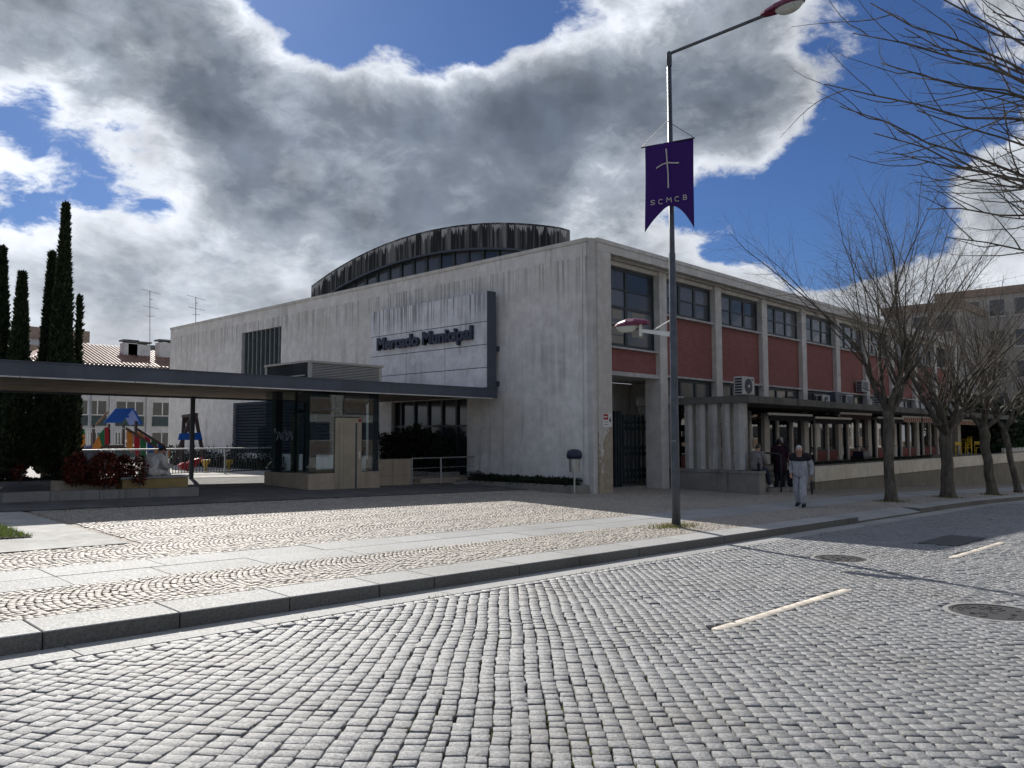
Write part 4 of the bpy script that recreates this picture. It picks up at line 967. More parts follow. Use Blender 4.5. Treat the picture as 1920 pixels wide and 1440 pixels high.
# --- air conditioners
def ac(label, x0, x1, y0, y1, z0, z1, fan=True, col=M_ACGREY):
    t = thing('air_conditioner', label, 'air conditioner', ((x0 + x1) / 2, y0, z0), 'outdoor air conditioning units on the front')
    MB().box(x0, x1, y0, y1, z0 + .03, z1).build('casing', col, t, bevel=.015)
    for x in (x0 + .1, x1 - .15): MB().box(x, x + .05, y0 + .01, y1 - .01, z0, z0 + .0295).build('foot', M_DKMETAL, t)
    cx_, cz_ = x0 + (x1 - x0) * .44, (z0 + z1) / 2; r_ = min(x1 - x0, z1 - z0) * .40
    if fan:
        o_ = MB().lathe((cx_, y0 - .012, cz_), [(r_, .01), (r_, -.004), (r_ * .92, -.008), (r_ * .3, -.012)], 20, axis=1).build('fan_grille', M_DKMETAL, t)
        MB().lathe((cx_, y0 - .03, cz_), [(r_ * .22, .01), (r_ * .16, -.006)], 12, axis=1).build('fan_hub', M_WHITE, o_)
        for k in range(6): a = k * math.pi / 3; MB().bar((cx_, y0 - .024, cz_), (cx_ + r_ * .95 * math.cos(a), y0 - .024, cz_ + r_ * .95 * math.sin(a)), .006, .01, (0, 1, 0)).build('grille_wire', M_SLAT, o_)
        MB().lathe((x1 - .16, y0 - .005, z1 - .09), [(.05, .004), (.05, -.003)], 14, axis=1, sx=1.5, sy=.55).build('badge', M_NAVY, t)
    else: MB().box(x0 + .06, x1 - .06, y0 - .012, y0 - .001, z0 + .09, z1 - .06).build('front_grille', M_SLAT, t)
    for k in range(6): z = z0 + .1 + k * (z1 - z0 - .18) / 5; MB().box(x0 - .01, x0 - .001, y0 + .06, y1 - .05, z - .03, z + .03).build('side_slot', M_BLACK, t)
ac('white air conditioner with round fan on the slab corner above the fins', 24.72, 25.5, 12.9, 13.26, 3.04, 3.68)
ac('small air conditioner on the slab in front of a low window', 36.2, 37.0, 15.0, 15.3, 3.03, 3.55)
ac('louvred air conditioner beside a grey switch box on the slab', 39.0, 39.8, 15.0, 15.36, 3.03, 3.66, False)
ac('air conditioner hung on the brick panel above the slab', 42.3, 43.1, 15.45, 15.8, 3.92, 4.52, False)
ac('tall air conditioner with fan beside the electricity boxes', 43.0, 43.9, 14.85, 15.2, 3.03, 3.86)
eb = thing('switch_box', 'grey metal switch box standing on the arcade slab', 'box', (38.2, 15.1, 3.03)); MB().box(37.8, 38.55, 15.05, 15.5, 3.03, 3.75).build('cabinet', M_EDGEBEAM, eb, bevel=.01); MB().box(38.3, 38.5, 15.03, 15.049, 3.4, 3.62).build('door', M_DKMETAL, eb)
# --- litter bin on its post
lb_ = thing('litter_bin', 'metal litter bin with navy hood on a short post at the end wall', 'litter bin', (18.9, 16.0, -.05))
bx_ = 18.9; by_ = at(1077, 880, 0, bx_).y
MB().tube([(bx_ + .02, by_ + .02, -.1), (bx_ + .02, by_ + .02, .75)], .03, 10).build('post', M_ALU, lb_)
MB().lathe((bx_, by_, 0), [(.15, .62), (.185, 1.10), (.17, 1.10)], 20).build('bucket', M_ALU, lb_, smooth=False)
MB().lathe((bx_, by_, 0), [(.20, 1.02), (.225, 1.12), (.20, 1.24), (.12, 1.30), (.02, 1.31)], 20, sx=1.05, sy=1.1).build('hood', M_NAVY, lb_, smooth=True)

# ------------------------------------------------------------------ street lamp with banner
PXb, PYb = 13.98, 8.81; PZ = zpf(PXb, PYb)
sl = thing('street_lamp', 'tall grey street lamp post with two maroon lamp heads', 'street lamp', (PXb, PYb, PZ))
MB().tube([(PXb, PYb, PZ - .02), (PXb, PYb, PZ + 1.2), (PXb, PYb, 5.4), (PXb, PYb, 5.42), (PXb, PYb, 9.50)], [.088, .085, .068, .058, .045], 16).build('pole', M_POLE, sl, smooth=True)
MB().lathe((PXb, PYb, PZ), [(.105, -.02), (.105, .02), (.09, .05)], 16).build('foot_collar', M_POLE, sl)
MB().lathe((PXb, PYb, 9.44), [(.055, -.12), (.06, 0), (.055, .16), (.02, .2)], 12).build('pole_cap', M_POLE, sl)
MB().tube([(PXb, PYb, 9.55), (PXb, PYb - .06, 9.585), (PXb, PYb - 1.0, 9.60), (PXb, PYb - 2.1, 9.62)], .032, 10).build('upper_arm', M_POLE, sl)
MB().box(PXb - .09, PXb + .0, PYb - .06, PYb + .06, PZ + 1.7, PZ + 1.71).build('band', M_ALU, sl)
def lamp_head(y0, sgn, z, L):
    """streetlight head: humped shell with a bowl under it; y0 = rear end, pointing to sgn*y"""
    prof = [(0., .055, .075), (.12, .085, .10), (.35, .115, .145), (.6, .12, .16), (.82, .10, .12), (.95, .06, .06), (1., .015, .0)]
    v = []; n = 12
    for (t_, hw_, hh_) in prof:
        for j in range(n):
            a = math.pi * j / (n - 1); v.append((PXb + math.cos(a) * hw_ * 1.25, y0 + sgn * t_ * L, z + math.sin(a) * hh_))
    f = [(k * n + j, k * n + j + 1, (k + 1) * n + j + 1, (k + 1) * n + j) for k in range(len(prof) - 1) for j in range(n - 1)]
    f += [(k * n, (k + 1) * n, (k + 1) * n + n - 1, k * n + n - 1) for k in range(len(prof) - 1)]; f.append(tuple(range(n)))
    m_ = MB(); m_.v = v; m_.f = f; m_.m = [0] * len(f); h = m_.build('lamp_head', M_MAROON, sl, smooth=False)
    pl_ = [(.0, -.13), (.06, -.125), (.10, -.09), (.135, -.02), (.14, .0)]
    MB().lathe((PXb, y0 + sgn * L * .64, z - .002), [(.005, -.13)] + pl_[1:], 18, sx=.95, sy=2.0).build('lens', M_LENS, h, smooth=True)
    return h
lamp_head(PYb - 2.05, -1, 9.62, .84)
lamp_head(9.40, 1, 4.02, .86)
MB().hexa([(PXb - .025, PYb + .05, 3.70), (PXb + .025, PYb + .05, 3.70), (PXb + .025, 9.58, 3.86), (PXb - .025, 9.58, 3.86)], [(PXb - .025, PYb + .05, 3.80), (PXb + .025, PYb + .05, 3.80), (PXb + .025, 9.58, 3.93), (PXb - .025, 9.58, 3.93)]).build('lower_arm', M_WHITE, sl)
MB().tube([(PXb, PYb + .05, 4.05), (PXb, 9.27, 3.88)], .014, 6).build('arm_stay', M_WHITE, sl)
MB().tube([(PXb, 9.60, 3.78), (PXb, 9.60, 4.04)], .033, 10).build('arm_socket', M_WHITE, sl)
# purple banner with a cross
bn = thing('purple_banner', 'purple swallow tailed banner with white cross hanging on the lamp post', 'banner', (PXb - .1, 8.8, 6.))
XB = PXb - .13
yL, yR_ = 9.34, 8.20; zL, zR = 7.72, 7.60
def bz(u): return zL + (zR - zL) * u
def bxo(u, w_): return XB - .03 * math.sin(u * 5.2 + w_ * 2) * (0.3 + w_) - .035 * math.exp(-((u - .45) / .1) ** 2)
v = []; nu, nv = 24, 26
for i in range(nu + 1):
    u = i / nu; dz = 1.30 + (0.02 * math.sin(u * 6)); tail = .52 * (abs(u - .5) * 2) ** 1.7
    for j in range(nv + 1):
        w_ = j / nv; v.append((bxo(u, w_), yL + (yR_ - yL) * u + .02 * math.sin(w_ * 4) * (u - .5), bz(u) - w_ * (dz + tail)))
f = [(i * (nv + 1) + j, (i + 1) * (nv + 1) + j, (i + 1) * (nv + 1) + j + 1, i * (nv + 1) + j + 1) for i in range(nu) for j in range(nv)]
me = bpy.data.meshes.new('cloth'); me.from_pydata(v, [], f); M_PURPLE = leaf_mat('purple_cloth', (.052, .014, .17), (.062, .018, .20), None, .35); me.materials.append(M_PURPLE)
me.polygons.foreach_set('use_smooth', [True] * len(me.polygons)); co = link('cloth', me, bn); sm = co.modifiers.new('s', 'SOLIDIFY'); sm.thickness = .004
MB().tube([(XB, yL + .10, zL + .005), (XB, yR_ - .03, zR + .005)], .014, 8).build('crossbar', M_BLACK, bn)
MB().tube([(XB, yL + .09, zL + .01), (XB + .02, PYb, 8.13)], .006, 5).build('cord', M_BLACK, bn); MB().tube([(XB, yR_ - .02, zR + .01), (XB + .02, PYb, 8.13)], .006, 5).build('cord', M_BLACK, bn)
MB().tube([(XB, PYb, zL - .07), (PXb - .05, PYb, zL - .02)], .01, 5).build('tie', M_BLACK, bn)
M_CROSS = simple('silver_tape', (.45, .43, .40), .7)
def strip(pts, wd, name='cross'):
    m_ = MB()
    for a, b in zip(pts[:-1], pts[1:]): m_.bar(a, b, .006, wd, (0, 0, 1) if abs(a[2] - b[2]) < abs(a[1] - b[1]) else (0, 1, 0))
    m_.build(name, M_CROSS, bn)
def bp(u, w_): return (bxo(u, w_ * 1.3 / (1.3 + .52 * (abs(u - .5) * 2) ** 1.7)) - .02, yL + (yR_ - yL) * u, bz(u) - w_ * 1.30)
def strokes(pts, wd, name):
    m_ = MB()
    for a, b in zip(pts[:-1], pts[1:]):
        A = Vector(bp(*a)); B = Vector(bp(*b)); d = (B - A).normalized(); m_.bar(A - d * wd * .3, B + d * wd * .3, wd, .006, (1, 0, 0))
    m_.build(name, M_CROSS, bn)
strokes([(.48, .11), (.49, .3), (.50, .5), (.495, .72)], .028, 'cross_post'); strokes([(.26, .385), (.38, .345), (.49, .325), (.60, .335), (.70, .345)], .026, 'cross_beam')
GL = {'S': [(1, .1), (.5, 0), (.05, .2), (.25, .45), (.8, .55), (.95, .8), (.5, 1), (0, .9)], 'C': [(1, .12), (.6, 0), (.2, .08), (.02, .4), (.05, .75), (.35, 1), (1, .95)], 'M': [(0, 1), (.08, 0), (.5, .55), (.92, 0), (1, 1)],
      'B': [(.05, 1), (.05, .5), (.05, 0), (.65, .03), (.82, .22), (.6, .45), (.08, .5), (.75, .56), (.95, .78), (.7, .98), (.05, 1)]}
for ch, u0, w0, s_ in (('S', .13, .895, .085), ('C', .285, .890, .08), ('M', .455, .875, .085), ('C', .605, .87, .08), ('B', .78, .862, .085)):
    strokes([(u0 + a * s_, w0 + b * .072) for a, b in GL[ch]], .014, 'banner_letter')

# ------------------------------------------------------------------ bare trees
def wander(p, d, L, n, curl, up, r_):
    pts = [Vector(p)]; d = Vector(d).normalized()
    for i in range(n):
        d = (d + Vector((r_.gauss(0, curl), r_.gauss(0, curl), r_.gauss(0, curl) + up))).normalized(); pts.append(pts[-1] + d * L / n)
    return pts, d
def perp(d, r_):
    q = Vector((r_.gauss(0, 1), r_.gauss(0, 1), r_.gauss(0, 1))); q -= d * q.dot(d); return q.normalized()
def twigs(m_, pts, rad, L, lev, r_, up, dens, spread=.75):
    """side shoots along a branch, two more generations"""
    n = max(2, int(dens * sum((b - a).length for a, b in zip(pts[:-1], pts[1:]))))
    for k in range(n):
        t_ = .18 + .82 * (k + r_.random()) / n; s_ = t_ * (len(pts) - 1); i = min(int(s_), len(pts) - 2)
        p = pts[i].lerp(pts[i + 1], s_ - i); d = (pts[i + 1] - pts[i]).normalized()
        dd = (d * r_.uniform(.5, 1.0) + perp(d, r_) * spread * r_.uniform(.5, 1.2)).normalized(); ll = L * (1.15 - .6 * t_) * r_.uniform(.5, 1.25)
        q, _ = wander(p, dd, ll, 4 if lev > 1 else 3, .13, up, r_); r0 = rad * (1.1 - .6 * t_)
        m_.tube(q, [r0, r0 * .8, r0 * .6, r0 * .4, r0 * .25][:len(q)], 4 if lev > 1 else 3, False)
        if lev > 0: twigs(m_, q, r0 * .5, L * .42, lev - 1, r_, up, dens * 1.35, spread)
def street_tree(label, x, y, seed, trunk_r, fork, limbs, lean=(0, 0), H=6.6, dens=2.4):
    r_ = random.Random(seed); z = zpf(x, y); t = thing('bare_tree', label, 'tree', (x, y, z), 'bare street trees along the pavement')
    top = Vector((x + lean[0], y + lean[1], z + fork)); m_ = MB()
    pts = [Vector((x, y, z - .05)), Vector((x, y, z + .12)), Vector((x + lean[0] * .1, y + lean[1] * .1, z + .4))] + [Vector((x, y, z)).lerp(top, q) + Vector((r_.gauss(0, .03), r_.gauss(0, .03), 0)) for q in (.3, .5, .7, .88, 1.)]
    m_.tube(pts, [trunk_r * 1.6, trunk_r * 1.28, trunk_r * 1.08, trunk_r, trunk_r * .97, trunk_r * .98, trunk_r * 1.08, trunk_r * .95], 14)
    m_.build('trunk', M_BARK, t, smooth=True)
    br = MB(); tw = MB()
    for (az, el, L) in limbs:
        d = Vector((math.cos(az) * math.cos(el), math.sin(az) * math.cos(el), math.sin(el)))
        q, dd = wander(top - d * .12 - Vector((0, 0, .1)), d, L, 6, .10, .05, r_); r0 = trunk_r * .58
        br.tube(q, [r0 * (1 - .55 * k / 6) * r_.uniform(.9, 1.15) for k in range(7)], 8)
        nn = r_.randint(6, 8)
        for k in range(nn):
            s_ = .4 + .6 * k / (nn - 1); i = min(int(s_ * 6), 5); p = q[i].lerp(q[i + 1], s_ * 6 - i)
            e = (dd * .6 + perp(dd, r_) * .8 + Vector((0, 0, .75))).normalized(); LL = H * r_.uniform(.5, .8) * (.75 + .25 * s_)
            g_, ge = wander(p, e, LL, 7, .085, .03, r_); r1 = r0 * .33 * r_.uniform(.7, 1.1)
            br.tube(g_, [r1 * (1 - .8 * k2 / 7) * (1.7 if k2 == 0 else 1) for k2 in range(8)], 6)
            twigs(tw, g_, max(r1 * .30, .0045), LL * .40, 1, r_, .03, dens)
        twigs(tw, q, r0 * .16, 1.5, 1, r_, .10, 2.2)
    br.build('branches', M_BARK, t, smooth=True); tw.build('twigs', M_TWIG, t)
street_tree('upright bare tree standing by the dropped kerb', 26.54, 8.93, 3, .155, 2.85, [(2.3, 1.0, 2.4), (3.6, 1.15, 2.2), (-.6, 1.05, 2.5), (.9, 1.25, 2.2), (5.2, .8, 2.0), (-1.8, 1.1, 2.2)], H=7.9, dens=3.0)
street_tree('stout dark bare tree with pollarded forks before the yellow chairs', 31.4, 8.64, 11, .205, 2.3, [(2.4, .85, 2.6), (-.9, .62, 3.2), (1.2, 1.1, 2.4), (3.4, .7, 2.3), (5.6, .9, 2.6), (4.3, 1.0, 2.2)], H=6.2)
street_tree('leaning bare tree with dark trunk by the plain terrace wall', 36.8, 8.5, 21, .18, 2.7, [(2.2, .9, 2.2), (-.9, .8, 2.4), (.9, 1.1, 2.2), (4.0, .9, 2.2), (3.2, .7, 2.0)], (-.15, .2), H=6.4)
street_tree('slender leaning bare tree farthest down the terrace wall', 41.6, 8.6, 31, .13, 2.9, [(2.2, .8, 2.2), (-.7, .9, 2.4), (1.2, 1.0, 2.0), (4.3, .9, 2.0)], (-.3, .35), H=6.0)
# wide limbed tree on the near pavement, only its limbs reach into view
ot = thing('spreading_tree', 'spreading bare tree overhanging the road with long drooping limbs', 'tree', (15.6, -2.9, zrf(15.6) + .13)); r_ = random.Random(5)
base = Vector((15.6, -2.9, zrf(15.6) + .1)); top = base + Vector((-.1, .2, 4.0))
MB().tube([base, base + Vector((0, 0, .4)), base.lerp(top, .5), top], [.42, .33, .28, .26], 14).build('trunk', M_BARK, ot, smooth=True)
br = MB(); tw = MB()
LIMBS = [((1552, 162), 13.5), ((1632, 4), 13.0), ((1575, 205), 13.2), ((1672, 292), 13.8), ((1700, -60), 12.6), ((1760, 330), 13.6), ((1790, 30), 12.4), ((1650, 110), 14.2), ((1870, 410), 13.2), ((1720, 210), 12.8), ((1840, 180), 12.2), ((1690, 60), 15.), ((1600, 60), 13.8), ((1640, 250), 12.6), ((1740, 140), 14.), ((1800, 300), 12.8), ((1830, 100), 13.), ((1780, 440), 13.6), ((1860, 240), 13.), ((1890, 330), 12.), ((1880, 20), 13.4), ((1740, 390), 14.2)]
for (pp, dist) in LIMBS:
    tip = EYE + pxdir(*pp) * dist; s0 = top + Vector((r_.uniform(-.2, .2), r_.uniform(-.2, .2), r_.uniform(-1.2, .9)))
    mid = s0.lerp(tip, .5) + Vector((0, 0, -.35 + r_.uniform(-.25, .3))); q = []
    for k in range(15):
        a = k / 14; p = (s0 * (1 - a) ** 2 + mid * 2 * a * (1 - a) + tip * a * a) + Vector((r_.gauss(0, .035), r_.gauss(0, .035), r_.gauss(0, .03))); q.append(p)
    br.tube(q, [.062 * (1 - .93 * (k / 14) ** .7) + .003 for k in range(15)], 7)
    n = 17
    for k in range(n):
        s_ = .25 + .73 * (k + r_.random()) / n; i = min(int(s_ * 14), 13); p = q[i].lerp(q[i + 1], s_ * 14 - i); d = (q[i + 1] - q[i]).normalized()
        g_, _ = wander(p, d * .8 + perp(d, r_) * .55, r_.uniform(.7, 1.9) * (1.2 - .5 * s_), 6, .12, .05, r_); r1 = .014 * (1.3 - s_ * .8)
        br.tube(g_, [r1 * (1 - .8 * k2 / 6) + .0015 for k2 in range(7)], 4, False); twigs(tw, g_, r1 * .38, .34, 1, r_, .0, 5.0, .9)
br.build('limbs', M_BARK, ot, smooth=True); tw.build('twigs', M_TWIG, ot)

for i_, (tx_, ty_) in enumerate(((26.54, 8.93), (31.4, 8.64), (36.8, 8.5))):
    n = 420; a = nrg.uniform(0, 6.28, n); rr = .18 + np.abs(nrg.normal(0, .3, n)); px_ = tx_ + rr * np.cos(a) * 1.5; py_ = np.minimum(ty_ + rr * np.sin(a) * .7, 9.3)
    blades('tree_weeds', np.stack([px_, py_, zp(px_, py_)], -1), .05, .014, M_GRASS, kind='stuff', label='sparse green weeds round the foot of a street tree', cat='weeds')

# ------------------------------------------------------------------ cypresses
def cypress(label, px, pyt, y, wid, seed, n=17000):
    b = at(px, pyt, 1, y); x = b.x; z0 = zpf(x, y); H = b.z - z0; r_ = np.random.default_rng(seed)
    t = thing('cypress', label, 'tree', (x, y, z0), 'columnar cypresses behind the canopy')
    MB().tube([(x, y, z0), (x, y, z0 + H * .9)], [.13, .02], 8).build('trunk', M_BARK, t)
    h = r_.uniform(0, 1, n) ** .9; a = r_.uniform(0, 2 * math.pi, n)
    prof = wid * np.minimum(1, (h / .10 + .35)) * np.minimum(1, ((1 - h) / .88)) ** 1.05 + .008
    lump = np.array([1 + .30 * mnoise.noise((math.cos(q) * 1.7 + seed, math.sin(q) * 1.7, w_ * H * .45)) + .16 * mnoise.noise((math.cos(q) * 5, math.sin(q) * 5 + seed, w_ * H * 1.6)) for q, w_ in zip(a, h)])
    rr = prof * lump * (1 - .35 * r_.uniform(0, 1, n) ** 2)
    pts = np.stack([x + rr * np.cos(a), y + rr * np.sin(a), z0 + .1 + h * H * .985], -1)
    leaves('crown', pts, np.stack([np.cos(a) * .25, np.sin(a) * .25, np.full(n, 1.1)], -1), .17, M_CYPRESS, t, .38)
    ne = 26; aa = r_.uniform(0, 6.28, ne); hh = r_.uniform(.15, .95, ne); m_ = []
cypress('tallest slim cypress with a needle sharp top', 124, 385, 28.0, .47, 1, 20000)
cypress('cypress with bent tip touching the tallest one', 98, 478, 29.4, .46, 2)
cypress('shorter broad cypress with a double tip', 42, 516, 28.2, .46, 3)
cypress('slim cypress at the end of the row beside the double tipped one', 5, 468, 29.0, .44, 4)
cypress('small spindly cypress sprout beside the tallest cypress', 150, 560, 28.3, .12, 5, 2500)

# ------------------------------------------------------------------ planter bench, shrubs
pb = thing('planter_bench', 'stone planter edge with an ochre fronted bench block', 'bench', (7.8, 19.8, .28))
x = 4.9
for ln in (.9, 1.0, 1.1, 1.2): MB().box(x, x + ln - .008, 19.25, 19.6, .1, zpf(x, 19.3) + .20).build('edge_stone', M_PLINTH, pb, bevel=.008); x += ln
MB().box(7.55, 9.14, 19.95, 20.45, .1, .69).build('bench_block', M_OCHRE, pb, bevel=.006)
MB().box(7.5, 9.17, 19.93, 20.47, .694, .745).build('bench_top', M_GRANITE, pb, bevel=.006)
MB().box(6.2, 7.53, 20.3, 20.6, .1, .70).build('back_wall', M_LIMEST, pb)
MB().box(4.92, 9.1, 19.605, 21.4, .12, .40).build('soil', M_SOIL, pb)
def shrub(label, px, py, y, w_, h_, m, seed, n=2600, name='red_shrub', cat='shrub', grp_='red leaved shrubs in the planter', size=.09):
    b = at(px, py, 1, y); r_ = np.random.default_rng(seed); z0 = b.z; t = thing(name, label, cat, (b.x, y, z0), grp_)
    m_ = MB(); q_ = random.Random(seed)
    for k in range(9):
        a = q_.uniform(0, 6.28); e = q_.uniform(.1, .45); m_.tube([(b.x, y, z0), (b.x + .3 * e * math.cos(a), y + .3 * e * math.sin(a), z0 + h_ * .5), (b.x + w_ * e * 1.1 * math.cos(a), y + w_ * e * 1.1 * math.sin(a), z0 + h_ * .85)], [.012, .009, .004], 5)
    m_.build('stems', M_TWIG, t)
    a = r_.uniform(0, 6.28, n); h = r_.uniform(.12, 1, n); rr = w_ * .5 * np.sin(np.clip(h, .05, 1) * math.pi * .72 + .45) * r_.uniform(.25, 1.08, n) ** .5
    lump = np.array([1 + .45 * mnoise.noise((math.cos(q) * 2 + seed, math.sin(q) * 2, w2 * 3)) for q, w2 in zip(a, h)])
    pts = np.stack([b.x + rr * lump * np.cos(a), y + rr * lump * np.sin(a), z0 + h * h_ * (.85 + .2 * lump)], -1)
    leaves('foliage', pts, np.array([0, 0, .3]), size, m, t, .4)
shrub('red leaved shrub nearest the cypress trunks', 143, 915, 20.2, .55, .72, M_REDLEAF, 1, 1500)
shrub('broad dark red shrub in the middle of the planter', 195, 918, 20.0, .74, .78, M_REDLEAF, 2, 2000)
shrub('dark red shrub touching the back of the seated person', 232, 915, 20.25, .42, .7, M_REDLEAF, 3, 1000)
shrub('thin reddish shrub before the ochre bench front', 262, 914, 19.78, .36, .70, M_REDLEAF, 4, 380)
shrub('tiny pink shrub at the foot of the cypresses', 36, 905, 23.0, .3, .4, M_REDLEAF, 5, 300)
hg = thing('shadow_hedge', 'dark low hedge under the cypresses', 'hedge', (7.5, 26.8, .4)); n = 7000
px_ = nrg.uniform(3.5, 9.6, n); py_ = nrg.uniform(27.1, 27.6, n); leaves('foliage', np.stack([px_, py_, .35 + nrg.uniform(0, 1, n) * (.25 + .2 * np.sin(px_ * 3))], -1), None, .11, M_HEDGE, hg)

# ------------------------------------------------------------------ playground
fn = thing('playground_fence', 'low steel railing with thin balusters round the playground', 'fence', (14, 30.2, .2))
FX0, FX1 = 10.7, 17.6; z = zpf(14, 30)
MB().tube([(FX0, 30.2, z + .98), (FX1, 30.2, z + .98)], .03, 8).build('top_rail', M_GREYPAINT, fn); MB().tube([(FX0, 30.2, z + .08), (FX1, 30.2, z + .08)], .022, 8).build('bottom_rail', M_DKMETAL, fn)
x = FX0
while x < FX1: MB().box(x - .011, x + .011, 30.19, 30.21, z + .08, z + .97).build('baluster', M_DKMETAL, fn); x += .115
for x in np.linspace(FX0, FX1, 4): MB().box(x - .03, x + .03, 30.17, 30.23, z - .02, z + .97).build('post', M_ALU, fn)
M_BLUE = simple('blue_play_board', (.010, .085, .36), .4, var=.1); M_ORANGE = simple('orange_play_board', (.55, .20, .03), .45, var=.12); M_GREENB = simple('green_play_board', (.012, .14, .05), .45, var=.12)
M_REDB = simple('red_play_board', (.34, .012, .018), .45, var=.12); M_TIMBER = simple('brown_timber', (.075, .05, .042), .7, var=.3); M_TIMB2 = simple('light_timber', (.24, .125, .06), .7)
PYT = 37.0
pg = thing('play_tower', 'wooden play tower with blue pitched roof, coloured panels and slide', 'play tower', (14.5, PYT, .2))
def T(px, py, y=PYT): return at(px, py, 1, y)
def plank(name, poly, m, y=PYT, th=.05): MB().extr([T(a, b, y) for a, b in poly], (0, th, 0)).build(name, m, pg)
plank('roof_board', [(194.5, 793), (228, 792.5), (251, 765.5), (217, 766)], M_BLUE, PYT - .3)
MB().extr([T(251, 765.5, PYT - .3), T(268, 794, PYT - .3), T(264, 796, PYT - .3), T(249.5, 769, PYT - .3)], (0, 1.3, 0)).build('roof_board', M_BLUE, pg)
plank('gable_board', [(236, 783), (256, 783), (254, 772), (250, 768)], M_BLUE, PYT + .6)
for a, b in (((231, 795), (234, 850)), ((254, 790), (257.5, 850)), ((174.5, 796), (178, 850)), ((204, 795), (207, 850)), ((151, 795), (155, 815))):
    plank('post', [(a[0], a[1]), (b[0], a[1]), (b[0], b[1] + 18), (a[0], b[1] + 18)], M_TIMBER, PYT, .14)
plank('side_beam', [(179, 796), (183, 797), (204, 773), (201, 771)], M_TIMB2, PYT - .1)
plank('deck_beam', [(183, 834), (234, 834), (234, 841), (183, 841)], M_TIMBER, PYT - .02, .4)
for a in (210, 215, 220.5, 226): plank('railing_bar', [(a, 803), (a + 2, 803), (a + 2, 834), (a, 834)], M_WHITE, PYT - .02, .04)
plank('rail_top', [(206, 802), (232, 802), (232, 804), (206, 804)], M_WHITE, PYT - .04); plank('rail_bottom', [(205, 833), (231, 833), (231, 834.6), (205, 834.6)], M_WHITE, PYT - .04)
for a in (160.5, 164.5, 168): plank('railing_bar', [(a, 804), (a + 2, 804), (a + 2, 833), (a, 833)], M_WHITE, PYT - .02, .04)
plank('rail_top', [(158, 802), (194, 802), (194, 804), (158, 804)], M_WHITE, PYT - .04)
plank('orange_panel', [(142, 826), (148, 815), (158, 814), (160, 832), (150, 840), (145, 838)], M_ORANGE); plank('green_panel', [(148, 814), (158, 804), (160, 814)], M_GREENB)
plank('red_panel', [(196.5, 801), (205.5, 801), (205, 836), (196, 838)], M_REDB); plank('green_panel', [(185, 816), (196, 803), (196, 836), (191, 836)], M_GREENB, PYT - .03)
plank('orange_panel', [(170, 845), (185, 816), (191, 836), (184, 845)], M_ORANGE, PYT - .06); plank('blue_panel', [(158, 843), (161, 836), (174, 836), (170, 845)], simple('violet_board', (.08, .08, .2), .5), PYT - .03)
for k, (a, b, m) in enumerate(((238.5, 249, M_ORANGE), (252, 262, M_REDB), (264, 274, M_GREENB), (276.5, 287, M_BLUE), (289.5, 301, M_ORANGE))):
    ya = 807 + (a - 238.5) * .62; yb = 807 + (b - 238.5) * .62; plank('slide_side_panel', [(a, ya), (b, yb), (b, yb + 36), (a, ya + 33)], m, PYT - .25)
for k, (a, b, m) in enumerate(((258, 270, M_ORANGE), (271, 282, M_REDB), (284, 294, M_GREENB), (296, 310, M_BLUE), (310, 318, M_ORANGE))):
    ya = 809 + (a - 258) * .60; yb = 809 + (b - 258) * .60; plank('slide_side_panel', [(a, ya), (b, yb), (b, yb + 12), (a, ya + 9)], m, PYT + .5)
for (q0, q1, y_) in (((236, 803), (304, 845), PYT - .3), ((256, 804), (316, 842), PYT + .45)): MB().bar(T(*q0, y_), T(*q1, y_), .06, .10).build('slide_rail', M_TIMBER, pg)
MB().hexa([T(238, 825), T(310, 866), T(310, 866) + Vector((0, .5, 0)), T(238, 825) + Vector((0, .5, 0))], [T(238, 823), T(310, 864), T(310, 864) + Vector((0, .5, 0)), T(238, 823) + Vector((0, .5, 0))]).build('slide_chute', M_ALU, pg)
gb = thing('grey_container', 'plain grey box planter before the play tower', 'planter', (12.5, 33, .2)); a = at(149, 846, 1, 33.); b = at(206, 880, 1, 33.)
MB().box(a.x, b.x, 33, 33.9, zpf(12, 33), a.z).build('box', M_EDGEBEAM, gb); MB().box(a.x - .04, b.x + .04, 32.96, 33.94, a.z + .002, a.z + .05).build('rim', M_EDGEBEAM, gb)
PYS = 36.5
sw_ = thing('swing_frame', 'brown timber swing frame with blue cross boards', 'swing', (17, PYS, .2))
def TS(px, py, dy=0): return at(px, py, 1, PYS + dy)
def plank2(name, poly, m, dy=0, th=.08): MB().extr([TS(a, b, dy) for a, b in poly], (0, th, 0)).build(name, m, sw_)
for (L1, L2, R1, R2, ap, dy) in (((323, 868), (329, 868), (381, 868), (387, 868), (364, 776), 0), ((338, 866), (344, 866), (367, 866), (372, 866), (348, 781), 1.0)):
    plank2('leg', [L1, L2, (ap[0] + 1, ap[1] + 2), (ap[0] - 5, ap[1])], M_TIMBER, dy); plank2('leg', [R1, R2, (ap[0] + 6, ap[1]), (ap[0], ap[1] + 2)], M_TIMBER, dy)
plank2('blue_board', [(334, 825), (380, 825), (377, 811), (337, 812.5)], M_BLUE, -.06, .05)
MB().bar(TS(343, 781, 1.0), TS(369, 777, 0), .14, .14).build('top_beam', M_TIMBER, sw_)
MB().tube([TS(361, 778, .2), TS(360, 812, .2)], .012, 5).build('chain', M_ALU, sw_)
